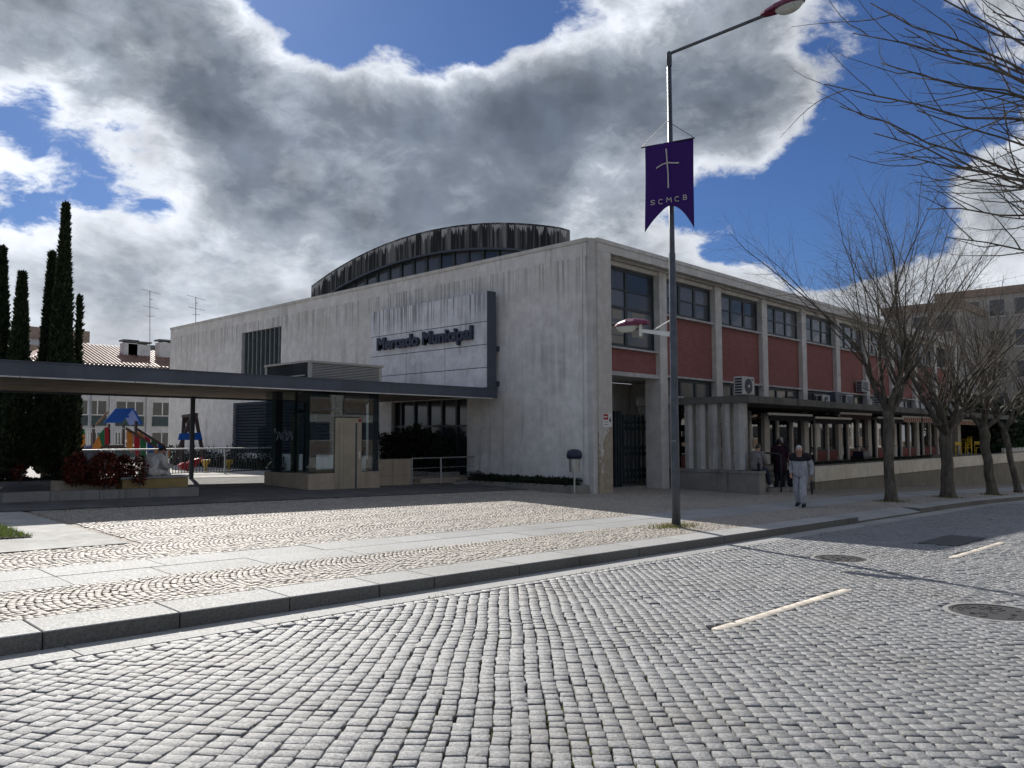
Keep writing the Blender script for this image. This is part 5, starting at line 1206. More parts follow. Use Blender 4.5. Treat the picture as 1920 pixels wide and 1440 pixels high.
# spring toys and stools
sr = thing('spring_toy', 'red rocking boat toy on a spring', 'spring toy', (15.8, 33.5, .2))
def TR(px, py): return at(px, py, 1, 33.5)
MB().extr([TR(a, b) for a, b in ((337, 872), (345, 867), (352, 869), (360, 862), (368, 861), (381, 857), (383, 859), (374, 868), (366, 877), (350, 882), (340, 880))], (0, .25, 0)).build('body', M_REDB, sr, bevel=.0)
MB().lathe((TR(356, 885).x, 33.62, zpf(15.5, 33.5)), [(.10, 0), (.10, .25)], 10).build('spring', M_DKMETAL, sr)
for px, lb in ((386, 'yellow conical play stool beside the red rocking toy'), (429, 'yellow conical play stool beside the lift glass')):
    p = at(px, 866, 1, 32.2); zz = zpf(p.x, 32.2); t = thing('play_stool', lb, 'stool', (p.x, 32.2, zz), 'yellow play stools')
    MB().lathe((p.x, 32.2, zz), [(.05, 0), (.05, .22), (.10, .28), (.19, .46), (.19, .5), (.17, .52)], 16).build('seat', simple('ochre_plastic', (.42, .27, .03), .4), t); MB().lathe((p.x, 32.2, zz), [(.16, -.01), (.16, .015)], 12).build('base', M_ALU, t)
# small leafy bushes at the far wall
bs = thing('wall_bush', 'dark bushes along the foot of the end wall behind the swing', 'bush', (19.2, 38, .1)); n = 6000; py_ = nrg.uniform(33, 44.5, n); px_ = nrg.uniform(18.9, 19.65, n)
leaves('foliage', np.stack([px_, py_, .1 + nrg.uniform(0, 1, n) * (.75 + .3 * np.sin(py_ * 1.9) + .2 * np.sin(py_ * 4.3))], -1), None, .13, M_HEDGE, bs)
ld = thing('lamp_pole', 'plain grey lamp pole behind the play tower', 'street lamp', (13.2, 44, .1)); p = at(169, 760, 1, 44.)
MB().tube([(p.x, 44, .1), (p.x, 44, 3.6), (p.x + .1, 44, 4.6)], [.09, .07, .06], 10).build('pole', M_GREYPAINT, ld); MB().box(p.x - .9, p.x + .2, 43.9, 44.1, 4.55, 4.66).build('head', M_GREYPAINT, ld)

# ------------------------------------------------------------------ houses behind
def clay_roof(parent, name, x0, x1, y0, y1, z0, z1, m=M_TILE, hip=True):
    cx_, cy_ = (x0 + x1) / 2, (y0 + y1) / 2; rx = (x1 - x0) * (.22 if hip else .5)
    m_ = MB(); A = (x0, y0, z0); B = (x1, y0, z0); C = (x1, y1, z0); D_ = (x0, y1, z0); E_ = (cx_ - rx, cy_, z1); F_ = (cx_ + rx, cy_, z1)
    m_.quad(A, B, F_, E_); m_.quad(C, D_, E_, F_); m_.quad(B, C, F_); m_.quad(D_, A, E_); rf = m_.build(name, m, parent)
    # rolled tile courses on the two slopes facing the square
    k = 0; x = x0
    rl_ = MB()
    while x < x1 - .1:
        t_ = 1.0
        if x < cx_ - rx: t_ = (x - x0) / max(cx_ - rx - x0, .01)
        if x > cx_ + rx: t_ = (x1 - x) / max(x1 - cx_ - rx, .01)
        if t_ > .05: rl_.tube([(x + .15, y0 - .02, z0 + .04), (x + .15, y0 + (cy_ - y0) * t_, z0 + (z1 - z0) * t_ + .04)], .075, 5, False)
        x += .3
    rl_.build('tile_rolls', m, rf)
    return rf
def flats(name, label, x0, x1, y0, y1, z1, storeys, cols, wall, panel, side_cols=0, roof=None, grp_=None, z0=-2):
    t = thing(name, label, 'building', ((x0 + x1) / 2, y0, z0), grp_); MB().box(x0, x1, y0, y1, z0, z1).build('wall', wall, t)
    sh = (z1 - max(z0, 0)) / storeys; cw = (x1 - x0) / cols
    for i in range(storeys):
        for j in range(cols):
            zb = max(z0, 0) + i * sh; xb = x0 + j * cw
            MB().box(xb + cw * .12, xb + cw * .88, y0 - .06, y0 - .002, zb + .1 * sh, zb + .42 * sh).build('panel', panel, t)
            wn = MB().box(xb + cw * .14, xb + cw * .86, y0 - .03, y0 - .001, zb + .46 * sh, zb + .88 * sh).build('window', M_PANE2, t)
            MB().box(xb + cw * .14, xb + cw * .86, y0 - .05, y0 - .0305, zb + .43 * sh, zb + .46 * sh).box(xb + cw * .38, xb + cw * .41, y0 - .05, y0 - .0305, zb + .46 * sh, zb + .88 * sh).box(xb + cw * .62, xb + cw * .65, y0 - .05, y0 - .0305, zb + .46 * sh, zb + .88 * sh).build('frame', M_WHITE, wn)
        for j in range(side_cols):
            sw2 = (y1 - y0) / side_cols; yb = y0 + j * sw2; zb = max(z0, 0) + i * sh
            wn = MB().box(x0 - .03, x0 - .001, yb + sw2 * .25, yb + sw2 * .75, zb + .3 * sh, zb + .8 * sh).build('window', M_PANE2, t)
    for j in range(cols + 1):
        xb = x0 + j * cw; MB().box(xb - .16, xb + .16, y0 - .12, y0 - .061, z0, z1).build('fin_strip', wall, t)
    return t
ab = flats('apartment_block', 'white apartment block with dark green panels behind the playground', 17.2, 30.5, 62, 74, 6.9, 3, 5, M_PALE, M_GREENPANEL, 3)
clay_roof(ab, 'tiled_roof', 16.6, 31, 61.4, 74.6, 6.92, 9.0)
for px, py, w_, hh in ((246, 637, 1.0, 4.2), (262, 640, 1.7, 3.6), (314, 637, 1.2, 4.2)):
    p = at(px, py, 1, 65.); ch = MB().box(p.x - w_ / 2, p.x + w_ / 2, 65, 65.9, p.z - hh, p.z - .25).build('chimney', M_PALE, ab); MB().box(p.x - w_ / 2 - .08, p.x + w_ / 2 + .08, 64.92, 65.98, p.z - .12, p.z).build('chimney_cap', M_SLAT, ch)
    for dx in (-.3, .3): MB().box(p.x + dx * w_ - .1, p.x + dx * w_ + .1, 65.3, 65.6, p.z - .25, p.z - .12).build('chimney_foot', M_SLAT, ch)
p = at(285, 655, 1, 68.); MB().box(p.x - 1.6, p.x + 1.8, 68, 70, p.z - .2, p.z + .35).build('roof_house_eave', M_SLAT, ab); MB().box(p.x - 1.4, p.x + 1.6, 68.2, 70, p.z - 2.4, p.z - .202).build('roof_house', M_PALE, ab)
tb = thing('pale_tower_block', 'pale block of flats with brown bands rising behind the cypresses', 'building', (15, 88, 0))
for (px0, px1, pyt, band_) in ((40, 163, 612, 1), (60, 182, 648, 1)):
    yb = 88 if px1 < 170 else 86; a = at(px0, pyt, 1, yb); b = at(px1, pyt, 1, yb); MB().box(a.x, b.x, yb, yb + 9, -2, a.z).build('wall', M_PALE, tb)
    MB().box(a.x - .2, b.x + .2, yb - .3, yb - .002, a.z - 1.1, a.z + .05).build('parapet_band', M_BROWNBAND, tb); MB().box(a.x - .1, b.x + .1, yb - .2, yb - .002, a.z - 4.6, a.z - 3.3).build('band', M_BROWNBAND, tb)
    for k in range(5): xx = b.x - 1.2 - k * 2.2; MB().box(xx - .9, xx, yb - .03, yb - .001, a.z - 3., a.z - 1.3).build('window', M_PANE2, tb); MB().box(xx - .9, xx, yb - .03, yb - .001, a.z - 6.4, a.z - 4.8).build('window', M_PANE2, tb)
def antenna(label, px, pyt, pyb, y, seed):
    a = at(px, pyt, 1, y); b = at(px, pyb, 1, y); r_ = random.Random(seed); t = thing('roof_antenna', label, 'antenna', (b.x, y, b.z), 'television aerials on the roofs')
    MB().tube([b, a], .028, 6).build('mast', M_GREYPAINT, t); H = a.z - b.z
    for k, (hf, L, ang) in enumerate(((.985, .85, .3), (.86, .45, 1.2), (.74, .7, -.5), (.60, .4, .6))):
        zc = b.z + hf * H; d = Vector((math.cos(ang), math.sin(ang) * .4, .12 * (1 if k % 2 else -1))); c = Vector((b.x, y, zc)); m_ = MB(); m_.tube([c - d * L, c + d * L], .016, 4)
        for q in range(5): e = c + d * L * (-.9 + .45 * q); m_.tube([e - Vector((.12, .2, .0)), e + Vector((.12, .2, .12))], .011, 4)
        m_.build('aerial', M_GREYPAINT, t)
antenna('tall television aerial above the tiled roof chimneys', 281, 545, 665, 68, 1)
antenna('television aerial rising just behind the end of the market wall', 367, 557, 640, 60, 2)
# right side: flats beyond the trees and the evergreen garden on the terrace
M_BASEWALL2 = wall_mat('greyed_render', (.42, .40, .37), (.28, .27, .24), .5)
rb = thing('far_flats', 'grey beige block of flats beyond the bare trees', 'building', (90, 25, -2))
for (x0, x1, y0, y1, px, py) in ((88, 110, 16., 24.5, 1850, 543), (80, 88, 20.5, 27, 1790, 566), (96, 120, 8, 17, 1920, 530)):
    zt = at(px, py, 0, x0).z; MB().box(x0, x1, y0, y1, -4, zt).build('wall', M_BASEWALL2 if x0 != 96 else M_BROWNBAND, rb); MB().box(x0 - .25, x1, y0 - .25, y1 + .25, zt - .6, zt + .1).build('eave', M_BROWNBAND, rb)
    n_ = int((y1 - y0) / 2.1)
    for k in range(n_):
        for s_ in range(5):
            yb = y0 + .6 + k * 2.1; zb = zt - 2.6 - s_ * 3.
            if zb > 0: MB().box(x0 - .04, x0 - .001, yb, yb + 1.2, zb, zb + 1.5).build('window', M_PANE, rb); MB().box(x0 - .14, x0 - .05, yb - .2, yb + 1.4, zb - .2, zb - .08).build('sill', M_PALE, rb)
eg = thing('garden_hedge', 'dark evergreen hedge in the terrace garden past the far end pier', 'hedge', (66, 16, .4)); n = 26000
px_ = nrg.uniform(61.5, 80, n); py_ = nrg.uniform(13.4, 19, n); hh = np.array([3.4 + 1.6 * mnoise.noise((float(a) * .35, float(b) * .4, 0)) + .6 * mnoise.noise((float(a) * 1.3, float(b) * 1.3, 5)) for a, b in zip(px_, py_)])
leaves('foliage', np.stack([px_, py_, .2 + nrg.uniform(0, 1, n) ** .6 * hh], -1), None, .42, M_HEDGE, eg)
gbd = thing('garden_bed', 'leafy green border on the terrace wall past the end pier', 'plant', (66, 13.4, .5)); n = 4000; px_ = nrg.uniform(60.5, 72, n); leaves('foliage', np.stack([px_, nrg.uniform(13.2, 14., n), .55 + nrg.uniform(0, .55, n)], -1), None, .2, leaf_mat('border_leaf', (.015, .04, .015), (.04, .085, .03)), gbd)
MB().box(60.3, 72, 13.125, 13.3, .576, .85).build('kerb_stone', M_FASCIA, gbd)
# houses on the near side of the street, mirrored in the shop windows
ob = flats('opposite_houses', 'white rendered row of houses with brick bands across the street', 20, 130, -24, -12, 9.5, 3, 22, M_PALE, M_BROWNBAND, z0=-4)
for o in [q for q in ob.children if q.name.startswith(('panel', 'window', 'fin'))]:
    o.location.y += 12.13

# ------------------------------------------------------------------ people
M_SKIN = simple('skin', (.40, .22, .155), .55, var=.12); M_WHITEHAIR = simple('white_hair', (.42, .41, .40), .8); M_DARKHAIR = simple('dark_hair', (.014, .012, .011), .7)
M_LTCLOTH = cloth('pale_grey_tracksuit', (.40, .41, .44)); M_BLKCLOTH = simple('black_cloth', (.014, .015, .02), .95); M_NAVYCLOTH = simple('navy_jeans', (.022, .03, .055), .95)
M_GREYCLOTH = cloth('grey_jumper', (.22, .21, .205)); M_PLUM = cloth('plum_coat', (.034, .016, .026)); M_CREAMCLOTH = cloth('white_jacket', (.56, .54, .50)); M_SHOE = simple('pale_shoe', (.3, .3, .3), .7)
def skin(name, chain_v, edges, root, mats, parent, sub=2):
    me = bpy.data.meshes.new(name); me.from_pydata([c[:3] for c in chain_v], edges, []); ob = bpy.data.objects.new(name, me); COL.objects.link(ob)
    ob.modifiers.new('k', 'SKIN').use_smooth_shade = True
    for i, c in enumerate(chain_v):
        sv_ = me.skin_vertices[0].data[i]; r_ = c[3]; sv_.radius = r_ if isinstance(r_, tuple) else (r_, r_); sv_.use_root = (i == root); sv_.use_loose = False
    ob.modifiers.new('s', 'SUBSURF').levels = sub
    dg = bpy.context.evaluated_depsgraph_get(); m2 = bpy.data.meshes.new_from_object(ob.evaluated_get(dg)); bpy.data.objects.remove(ob); m2.name = name
    m2.materials.clear(); m2.materials.append(mats); m2.polygons.foreach_set('use_smooth', [True] * len(m2.polygons))
    return link(name, m2, parent)
def person(label, loc, heading, J, top_m, leg_m, hair_m, shoe_m, scale=1., hairlen=0., coat=False, fat=1., yoke=None, name='person', baggy=1.):
    t = thing(name, label, 'person', loc); Mx = Matrix.Translation(Vector(loc)) @ Matrix.Rotation(heading, 4, 'Z') @ Matrix.Scale(scale, 4)
    def W_(p): q = Mx @ Vector(p); return (q.x, q.y, q.z)
    s_ = scale; P_ = {k: Vector(v) for k, v in J.items()}
    def vv(p, r_): a = W_(p); return (*a, tuple(x * s_ for x in r_) if isinstance(r_, tuple) else r_ * s_)
    V = []; E = []
    def add(p, r_, par=None):
        V.append(vv(p, r_)); 
        if par is not None: E.append((par, len(V) - 1))
        return len(V) - 1
    # body: one continuous figure
    pel = add(P_['pelvis'], .12); sp_ = add(P_['pelvis'].lerp(P_['chest'], .55), .115, pel); ch = add(P_['chest'], .12, sp_); nk = add(P_['neck'], .055, ch)
    hd_, fwd = P_['head'], Vector(J['look']).normalized(); upv = (hd_ - P_['neck']).normalized()
    jaw = add(hd_ - upv * .055 + fwd * .02, .066, nk); mid = add(hd_ + upv * .02, (.078, .088), jaw); cr = add(hd_ + upv * .085 - fwd * .01, .062, mid)
    add(hd_ + fwd * .105 - upv * .005, .014, mid); sid = fwd.cross(upv).normalized()
    for q in (-1, 1): add(hd_ + sid * q * .088 - fwd * .005, .012, mid)
    for S_ in ('l', 'r'):
        sh = add(P_[S_ + 'sh'], .06, ch); el = add(P_[S_ + 'el'], .042, sh); wr = add(P_[S_ + 'wr'], .028, el); hnd = P_[S_ + 'ha']; d = (hnd - P_[S_ + 'wr']).normalized()
        pm = add(hnd, (.036, .022), wr); sd_ = d.cross(Vector((0, 0, 1)) if abs(d.z) < .9 else Vector((1, 0, 0))).normalized(); crl = d.cross(sd_) * (.5 if S_ == 'l' else -.5)
        for k, ln in enumerate((.062, .072, .068, .052)):
            o_ = sd_ * (.026 - k * .0175); a = add(hnd + d * .035 + o_, .0095, pm); b = add(hnd + d * (.035 + ln * .55) + o_ + crl * .02, .009, a); add(hnd + d * (.035 + ln) + o_ + crl * .055, .007, b)
        th = add(hnd + sd_ * .042 + d * .005, .0105, pm); add(hnd + sd_ * .055 + d * .04 + crl * .02, .009, th)
        hp = add(P_[S_ + 'hip'], .085, pel); kn = add(P_[S_ + 'kn'], .055, hp); an = add(P_[S_ + 'an'], .038, kn); add(P_[S_ + 'to'], .032, an)
    skin('body', V, E, pel, M_SKIN, t, 1)
    # clothes: lofted torso, sleeves and trouser legs
    side = (P_['lsh'] - P_['rsh']).normalized()
    def ring(m_, c, ax, hw_, hd2, n=18):
        ax = ax.normalized(); fr_ = side.cross(ax).normalized(); sd2 = ax.cross(fr_).normalized(); r0 = len(m_.v)
        for j in range(n):
            a = 2 * math.pi * j / n; ca, sa = math.cos(a), math.sin(a); k = (abs(ca) ** 2.5 + abs(sa) ** 2.5) ** (-1 / 2.5)
            m_.v.append(W_(c + sd2 * hw_ * ca * k + fr_ * hd2 * sa * k))
        return r0
    def loft(m_, rings, n=18):
        ids = [ring(m_, *q, n=n) for q in rings]
        for a, b in zip(ids[:-1], ids[1:]):
            for j in range(n): m_.f.append((a + j, a + (j + 1) % n, b + (j + 1) % n, b + j)); m_.m.append(0)
        m_.f.append(tuple(ids[0] + j for j in range(n - 1, -1, -1))); m_.m.append(0); m_.f.append(tuple(ids[-1] + j for j in range(n))); m_.m.append(0)
    def limb(m_, pts, rad, n=12):
        P2 = []; R2 = []
        for k in range(len(pts) - 1):
            p0, p1, p2, p3 = pts[max(k - 1, 0)], pts[k], pts[k + 1], pts[min(k + 2, len(pts) - 1)]
            for q in range(4):
                u = q / 4; P2.append(((p1 * 2) + (p2 - p0) * u + (p0 * 2 - p1 * 5 + p2 * 4 - p3) * u * u + (p1 * 3 - p0 - p2 * 3 + p3) * u ** 3) * .5); R2.append(rad[k] + (rad[k + 1] - rad[k]) * u + .004 * math.sin(k * 9 + q * 2.3))
        P2.append(pts[-1]); R2.append(rad[-1]); m_.tube([W_(p) for p in P2], [x * s_ for x in R2], n)
    up1 = P_['chest'] - P_['pelvis']; up2 = P_['neck'] - P_['chest']; shm = (P_['lsh'] + P_['rsh']) / 2; U1 = up1.normalized(); hemd = .10 if not coat else .46
    hem = P_['pelvis'] - (U1 if not coat else Vector((0, 0, 1))) * hemd
    def torso(k, lo=0):
        rg = [(hem, up1, .178 * fat * k * (1.12 if coat else 1), .135 * fat * k * (1.2 if coat else 1)), (P_['pelvis'], up1, .178 * fat * k, .138 * fat * k), (P_['pelvis'].lerp(P_['chest'], .5), up1, .17 * fat * k, .135 * fat * k), (P_['chest'] - U1 * .03, up1 + up2, .182 * fat * k, .13 * fat * k), (shm - U1 * .02, up1 + up2, .185 * k, .105 * fat * k), (shm + up2.normalized() * .045, up2, .125 * k, .08 * k), (P_['neck'] - up2.normalized() * .02, up2, .066 * k, .062 * k)]
        return rg[lo:]
    m_ = MB(); loft(m_, torso(1.))
    for S_ in ('l', 'r'):
        sh, el, wr = P_[S_ + 'sh'], P_[S_ + 'el'], P_[S_ + 'wr']; limb(m_, [shm.lerp(sh, .55), sh - Vector((0, 0, .015)), el, el.lerp(wr, .96)], [.07 * fat, .078 * fat, .063 * fat, .047])
    m_.build('jacket', top_m, t, smooth=True)
    if yoke is not None:
        m_ = MB(); loft(m_, [(P_['chest'] + U1 * .0, up1 + up2, .186 * fat, .134 * fat)] + torso(1.07, 4))
        for S_ in ('l', 'r'):
            sh, el = P_[S_ + 'sh'], P_[S_ + 'el']; limb(m_, [shm.lerp(sh, .5), sh - Vector((0, 0, .015)), sh.lerp(el, .38)], [.082 * fat, .092 * fat, .083 * fat])
        m_.build('jacket_yoke', yoke, t, smooth=True)
    m_ = MB(); pv_ = P_['pelvis']; loft(m_, [(pv_ + U1 * .08, up1, .155 * fat, .12 * fat), (pv_ - U1 * .02, up1, .168 * fat, .13 * fat), ((P_['lhip'] + P_['rhip']) / 2 - U1 * .02, up1, .17 * fat, .125 * fat)])
    for S_ in ('l', 'r'):
        hp, kn, an = P_[S_ + 'hip'], P_[S_ + 'kn'], P_[S_ + 'an']; limb(m_, [pv_.lerp(hp, .8) + U1 * .02, hp, kn, kn.lerp(an, .97)], [.09 * fat, .098 * fat, .08 * baggy, .064 * baggy ** 1.6])
    m_.build('trousers', leg_m, t, smooth=True)
    for S_ in ('l', 'r'):
        a = P_[S_ + 'an']; b = P_[S_ + 'to']; m_ = MB(); limb(m_, [a + (a - b).normalized() * .05 + Vector((0, 0, -.045)), a + Vector((0, 0, -.03)), a.lerp(b, .6) + Vector((0, 0, -.012)), b + (b - a).normalized() * .05], [.035, .056, .05, .03], 10); m_.build('shoe', shoe_m, t, smooth=True)
    m_ = MB(); nU, nV = 16, 10
    for i in range(nV + 1):
        th = math.pi * i / nV
        for j in range(nU):
            a = 2 * math.pi * j / nU; dx, dy, dz = math.sin(th) * math.cos(a), math.sin(th) * math.sin(a), math.cos(th)
            k = 1. if (dz > .38 or dx < -.05) and dz > -.55 - hairlen * 4 else .72
            m_.v.append(W_(hd_ + upv * .018 + fwd * (dx * .104 * k - .006) + sid * dy * .088 * k + upv * (dz * .115 * k - (hairlen if dz < -.1 else 0))))
    for i in range(nV):
        for j in range(nU): m_.f.append((i * nU + j, i * nU + (j + 1) % nU, (i + 1) * nU + (j + 1) % nU, (i + 1) * nU + j)); m_.m.append(0)
    m_.build('hair', hair_m, t, smooth=True)
    m_ = MB()
    for q in (-1, 1): c = Vector(W_(hd_ + fwd * .082 + sid * q * .032 + upv * .015)); m_.lathe(c, [(.002, -.008), (.009, 0), (.002, .008)], 8)
    m_.build('eyes', M_BLACK, t)
    c0 = W_(hd_ + fwd * .088 - upv * .048 + sid * .022); c1 = W_(hd_ + fwd * .088 - upv * .048 - sid * .022); MB().tube([c0, c1], .006 * s_, 5).build('mouth', simple('lips', (.25, .09, .08), .6), t)
    return t, W_
STAND = dict(pelvis=(0, 0, .92), chest=(.02, 0, 1.28), neck=(.03, 0, 1.45), head=(.06, 0, 1.58), look=(1, 0, -.15), lsh=(.02, .19, 1.38), rsh=(.02, -.19, 1.38), lel=(-.02, .27, 1.10), rel=(-.02, -.27, 1.10), lwr=(.06, .28, .86), rwr=(.06, -.28, .86), lha=(.08, .28, .78), rha=(.08, -.28, .78),
             lhip=(0, .10, .86), rhip=(0, -.10, .86), lkn=(.03, .11, .48), rkn=(.03, -.11, .48), lan=(-.01, .11, .09), ran=(-.01, -.11, .09), lto=(.16, .13, .04), rto=(.16, -.13, .04))
# walker in the pale tracksuit with black yoke
wk = dict(STAND); wk.update(chest=(.05, 0, 1.27), neck=(.09, 0, 1.43), head=(.14, .01, 1.55), look=(1, .1, -.45), lkn=(.16, .10, .49), lan=(.17, .12, .09), lto=(.34, .15, .05), rkn=(.0, -.11, .47), ran=(-.18, -.12, .12), rto=(-.03, -.14, .04), lel=(-.05, .28, 1.09), lwr=(.02, .29, .85), lha=(.04, .29, .78), rel=(-.06, -.26, 1.1), rwr=(.08, -.24, .9), rha=(.12, -.22, .84))
wx, wy = 21.55, 9.6; wt_, WW = person('white haired man in pale tracksuit with black yoke walking on the slab path', (wx, wy, zpf(wx, wy)), math.pi + .12, wk, M_LTCLOTH, M_LTCLOTH, M_WHITEHAIR, M_BLKCLOTH, 1.0, fat=1.14, yoke=M_BLKCLOTH, baggy=1.28)
h = Vector(WW((.05, .30, .76))); um = thing('folded_umbrella', 'black folded umbrella carried by the man in the tracksuit', 'umbrella', tuple(h + Vector((0, 0, -.5))))
MB().tube([h + Vector((0, 0, .06)), h + Vector((0, 0, -.04)), h + Vector((.0, 0, -.1)), h + Vector((.01, 0, -.32)), h + Vector((.02, 0, -.42))], [.012, .012, .042, .035, .008], 10).build('canopy', M_BLACK, um)
MB().tube([h + Vector((0, 0, .09)), h + Vector((0, 0, .0))], .014, 8).build('handle', M_BLACK, um)
# seated man on the plinth end
SIT = dict(pelvis=(0, 0, .10), chest=(.05, 0, .46), neck=(.10, 0, .62), head=(.16, 0, .75), look=(1, 0, -.25), lsh=(.06, .19, .56), rsh=(.06, -.19, .56), lel=(.14, .24, .30), rel=(.14, -.24, .30), lwr=(.36, .16, .20), rwr=(.36, -.16, .20), lha=(.43, .12, .18), rha=(.43, -.12, .18),
           lhip=(.04, .10, .07), rhip=(.04, -.10, .07), lkn=(.46, .12, .06), rkn=(.46, -.12, .06), lan=(.50, .12, -.36), ran=(.56, -.12, -.33), lto=(.66, .13, -.40), rto=(.72, -.13, -.38))
st1 = dict(SIT); st1.update(lan=(.62, .12, -.52), ran=(.66, -.12, -.50), lto=(.78, .13, -.57), rto=(.82, -.13, -.55), lkn=(.44, .12, -.02), rkn=(.44, -.12, -.02))
person('man in grey jumper and navy jeans sitting on the plinth end', (24.95, 12.62, .56), .0, st1, M_GREYCLOTH, M_NAVYCLOTH, simple('grey_hair', (.06, .055, .05), .8), M_SHOE, 1.0, fat=1.1)
bg_ = thing('shoulder_bag', 'dark bag resting beside the man sitting on the plinth', 'bag', (24.85, 12.52, .56)); MB().box(24.78, 25.02, 12.44, 12.52, .56, .80).build('pouch', M_BLKCLOTH, bg_, bevel=.02); MB().tube([(24.80, 12.48, .78), (24.85, 12.48, .98), (24.98, 12.48, .79)], .008, 5).build('strap', M_BLKCLOTH, bg_)
# two women at the steps
wm = dict(STAND); wm.update(head=(.10, 0, 1.55), look=(1, 0, -.3), lwr=(.2, .18, .98), rwr=(.2, -.18, .98), lha=(.26, .14, .97), rha=(.26, -.14, .97), lel=(.0, .25, 1.10), rel=(.0, -.25, 1.1))
person('woman in long dark plum coat standing at the entrance steps', (27.75, 13.13, -.14), .6, wm, M_PLUM, M_BLKCLOTH, M_DARKHAIR, M_BLKCLOTH, 1.03, .06, True, 1.1)
person('white haired woman in dark coat facing the shop at the steps', (28.75, 13.5, .023), 1.0, wm, M_BLKCLOTH, M_BLKCLOTH, M_WHITEHAIR, M_BLKCLOTH, .98, .04, True, 1.05)
tx, ty = 28.15, 12.78; tz = zpf(tx, ty); tro = thing('shopping_trolley', 'black wheeled shopping trolley held by the women at the steps', 'trolley', (tx, ty, tz))
MB().box(tx - .18, tx + .18, ty - .02, ty + .20, tz + .16, tz + .78).build('bag', M_BLKCLOTH, tro, bevel=.03); MB().tube([(tx + .1, ty + .22, tz + .1), (tx + .1, ty + .3, tz + 1.0), (tx - .1, ty + .3, tz + 1.0), (tx - .1, ty + .22, tz + .1)], .012, 6).build('handle', M_ALU, tro)
for dx in (-.21, .21):
    pts = [(tx + dx, ty + .22 + .10 * math.cos(a), tz + .11 + .10 * math.sin(a)) for a in np.linspace(0, 2 * math.pi, 17)]; wh = MB().tube(pts, .012, 6, False).build('wheel', M_WHITE, tro); MB().tube([(tx + dx, ty + .22, tz + .01), (tx + dx, ty + .22, tz + .21)], .006, 4).build('spoke', M_ALU, wh)
# person on the bench
sb = dict(SIT); sb.update(chest=(.16, 0, .40), neck=(.28, 0, .53), head=(.40, 0, .60), look=(1, 0, -.75), lsh=(.20, .19, .47), rsh=(.20, -.19, .47), lel=(.34, .22, .20), rel=(.34, -.22, .20), lwr=(.60, .10, .24), rwr=(.60, -.10, .24), lha=(.66, .06, .25), rha=(.66, -.06, .25))
bt_, BW = person('person in white jacket and trousers hunched over a phone on the bench', (8.28, 20.28, .75), .35, sb, M_CREAMCLOTH, M_CREAMCLOTH, M_DARKHAIR, M_SHOE, 1.0, fat=1.18)
h = Vector(BW((.73, 0, .28))); ph = thing('phone', 'dark phone held by the person on the bench', 'phone', tuple(h)); MB().hexa([h + Vector((-.04, -.035, -.01)), h + Vector((.10, -.035, .02)), h + Vector((.10, .035, .02)), h + Vector((-.04, .035, -.01))], [h + Vector((-.04, -.035, .0)), h + Vector((.10, -.035, .03)), h + Vector((.10, .035, .03)), h + Vector((-.04, .035, .0))]).build('case', M_BLACK, ph)

# ------------------------------------------------------------------ terrace furniture
def chair(label, x, y, z, rz, grp_='yellow chairs on the terrace'):
    t = thing('yellow_chair', label, 'chair', (x, y, z), grp_); Mx = Matrix.Translation((x, y, z)) @ Matrix.Rotation(rz, 4, 'Z')
    def B(name, x0, x1, y0, y1, z0, z1):
        m_ = MB().box(x0, x1, y0, y1, z0, z1); m_.v = [tuple(Mx @ Vector(q)) for q in m_.v]; m_.build(name, M_CHAIR, t, bevel=.01)
    B('seat', -.22, .22, -.22, .22, .43, .46); B('backrest', -.22, -.19, -.2, .2, .62, .84)
    for a, b in ((-.2, -.2), (-.2, .2), (.2, -.2), (.2, .2)): B('leg', a - .02, a + .02, b - .02, b + .02, 0, .43 if a > 0 else .84)
    for q in (-.22, .22): B('armrest', -.2, .2, q - .02, q + .02, .64, .67)
for k in range(4): chair('yellow plastic chair stacked before the far end pier, %s' % ('bottom of its stack', 'second of its stack', 'third of its stack', 'topmost of its stack')[k], 57.3 + .04 * k, 14.6, .46 + .11 * k, 2.4)
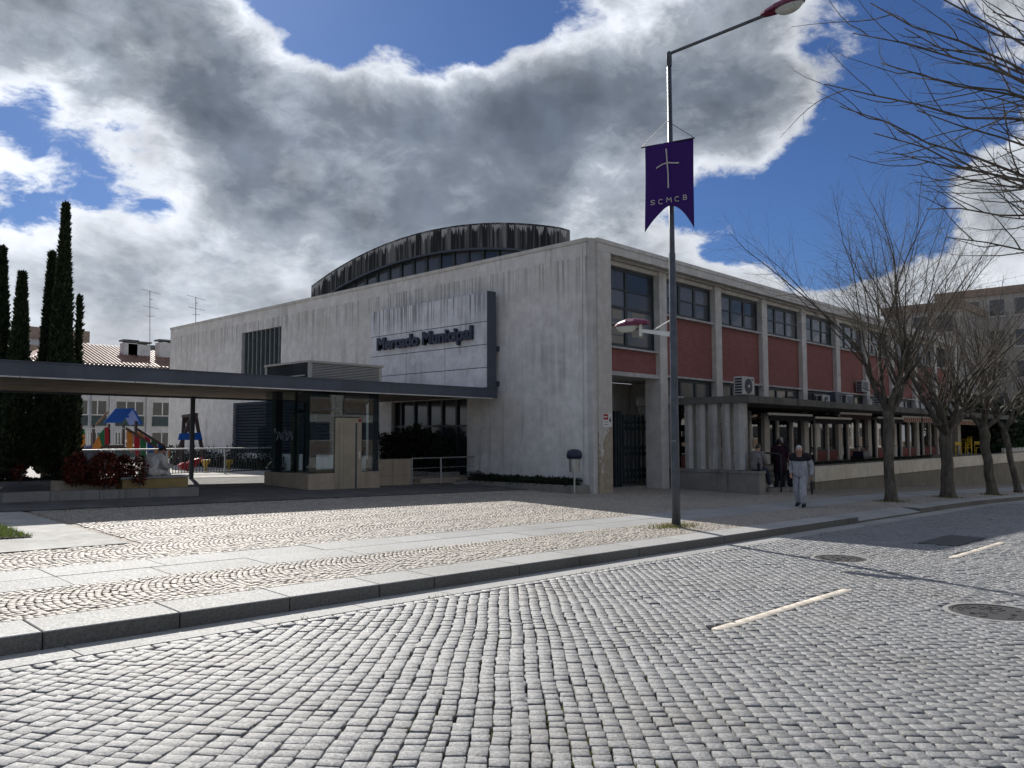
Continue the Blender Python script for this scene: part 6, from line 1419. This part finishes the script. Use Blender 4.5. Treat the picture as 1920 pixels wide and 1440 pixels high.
chair('yellow plastic chair tipped against the striped awning bay', 54.6, 14.5, .46, 1.0)
chair('yellow plastic chair standing alone in front of the stack', 58.6, 14.2, .46, 3.6)
def table(label, x, y, z):
    t = thing('cafe_table', label, 'table', (x, y, z), 'dark cafe tables on the terrace'); MB().lathe((x, y, z), [(.38, .70), (.38, .73)], 18).build('top', M_BLACK, t); MB().tube([(x, y, z + .02), (x, y, z + .70)], .03, 8).build('stem', M_DKMETAL, t); MB().lathe((x, y, z), [(.22, 0), (.22, .03)], 14).build('base', M_DKMETAL, t)
table('dark round cafe table behind the first parapet panel', 39.0, 14.4, .46); table('dark round cafe table further along by the brown awning', 42.6, 14.3, .46)
cr_ = thing('black_crate', 'stack of dark crates and baskets behind the parapet', 'crate', (38.0, 13.9, .46)); MB().box(37.4, 38.4, 13.7, 14.3, .46, .75).build('crate', M_BLACK, cr_); MB().box(37.5, 38.3, 13.75, 14.25, .752, .98).build('lid', M_NAVY, cr_)
fb = thing('flower_trough', 'low leafy trough along the parapet top', 'plant', (36, 13.05, .57)); n = 3000; px_ = nrg.uniform(30.6, 45, n); leaves('foliage', np.stack([px_, nrg.uniform(12.98, 13.16, n), .575 + nrg.uniform(0, .10, n)], -1), None, .06, M_HEDGE, fb)
ds = thing('display_rack', 'fruit shop display rack inside the covered shopfront by the fins', 'shelf', (27.0, 15.2, .5))
for k in range(4): MB().box(25.9, 27.9, 15.1 + k * .08, 15.4 + k * .08, .62 + k * .42, .66 + k * .42).build('shelf', M_TIMBER, ds)
for a in (25.9, 27.85): MB().box(a, a + .05, 15.1, 15.6, .5, 2.2).build('upright', M_TIMBER, ds)
gm = [simple('orange_fruit', (.42, .15, .02), .6), simple('green_veg', (.06, .14, .03), .6), simple('carton', (.30, .24, .17), .8), M_LIMEST]
for k in range(4):
    for j in range(5): x = 25.98 + j * .38; MB().box(x, x + .3, 15.13 + k * .08, 15.36 + k * .08, .662 + k * .42, .80 + k * .42 + rng.uniform(0, .1)).build('box', rng.choice(gm), ds)
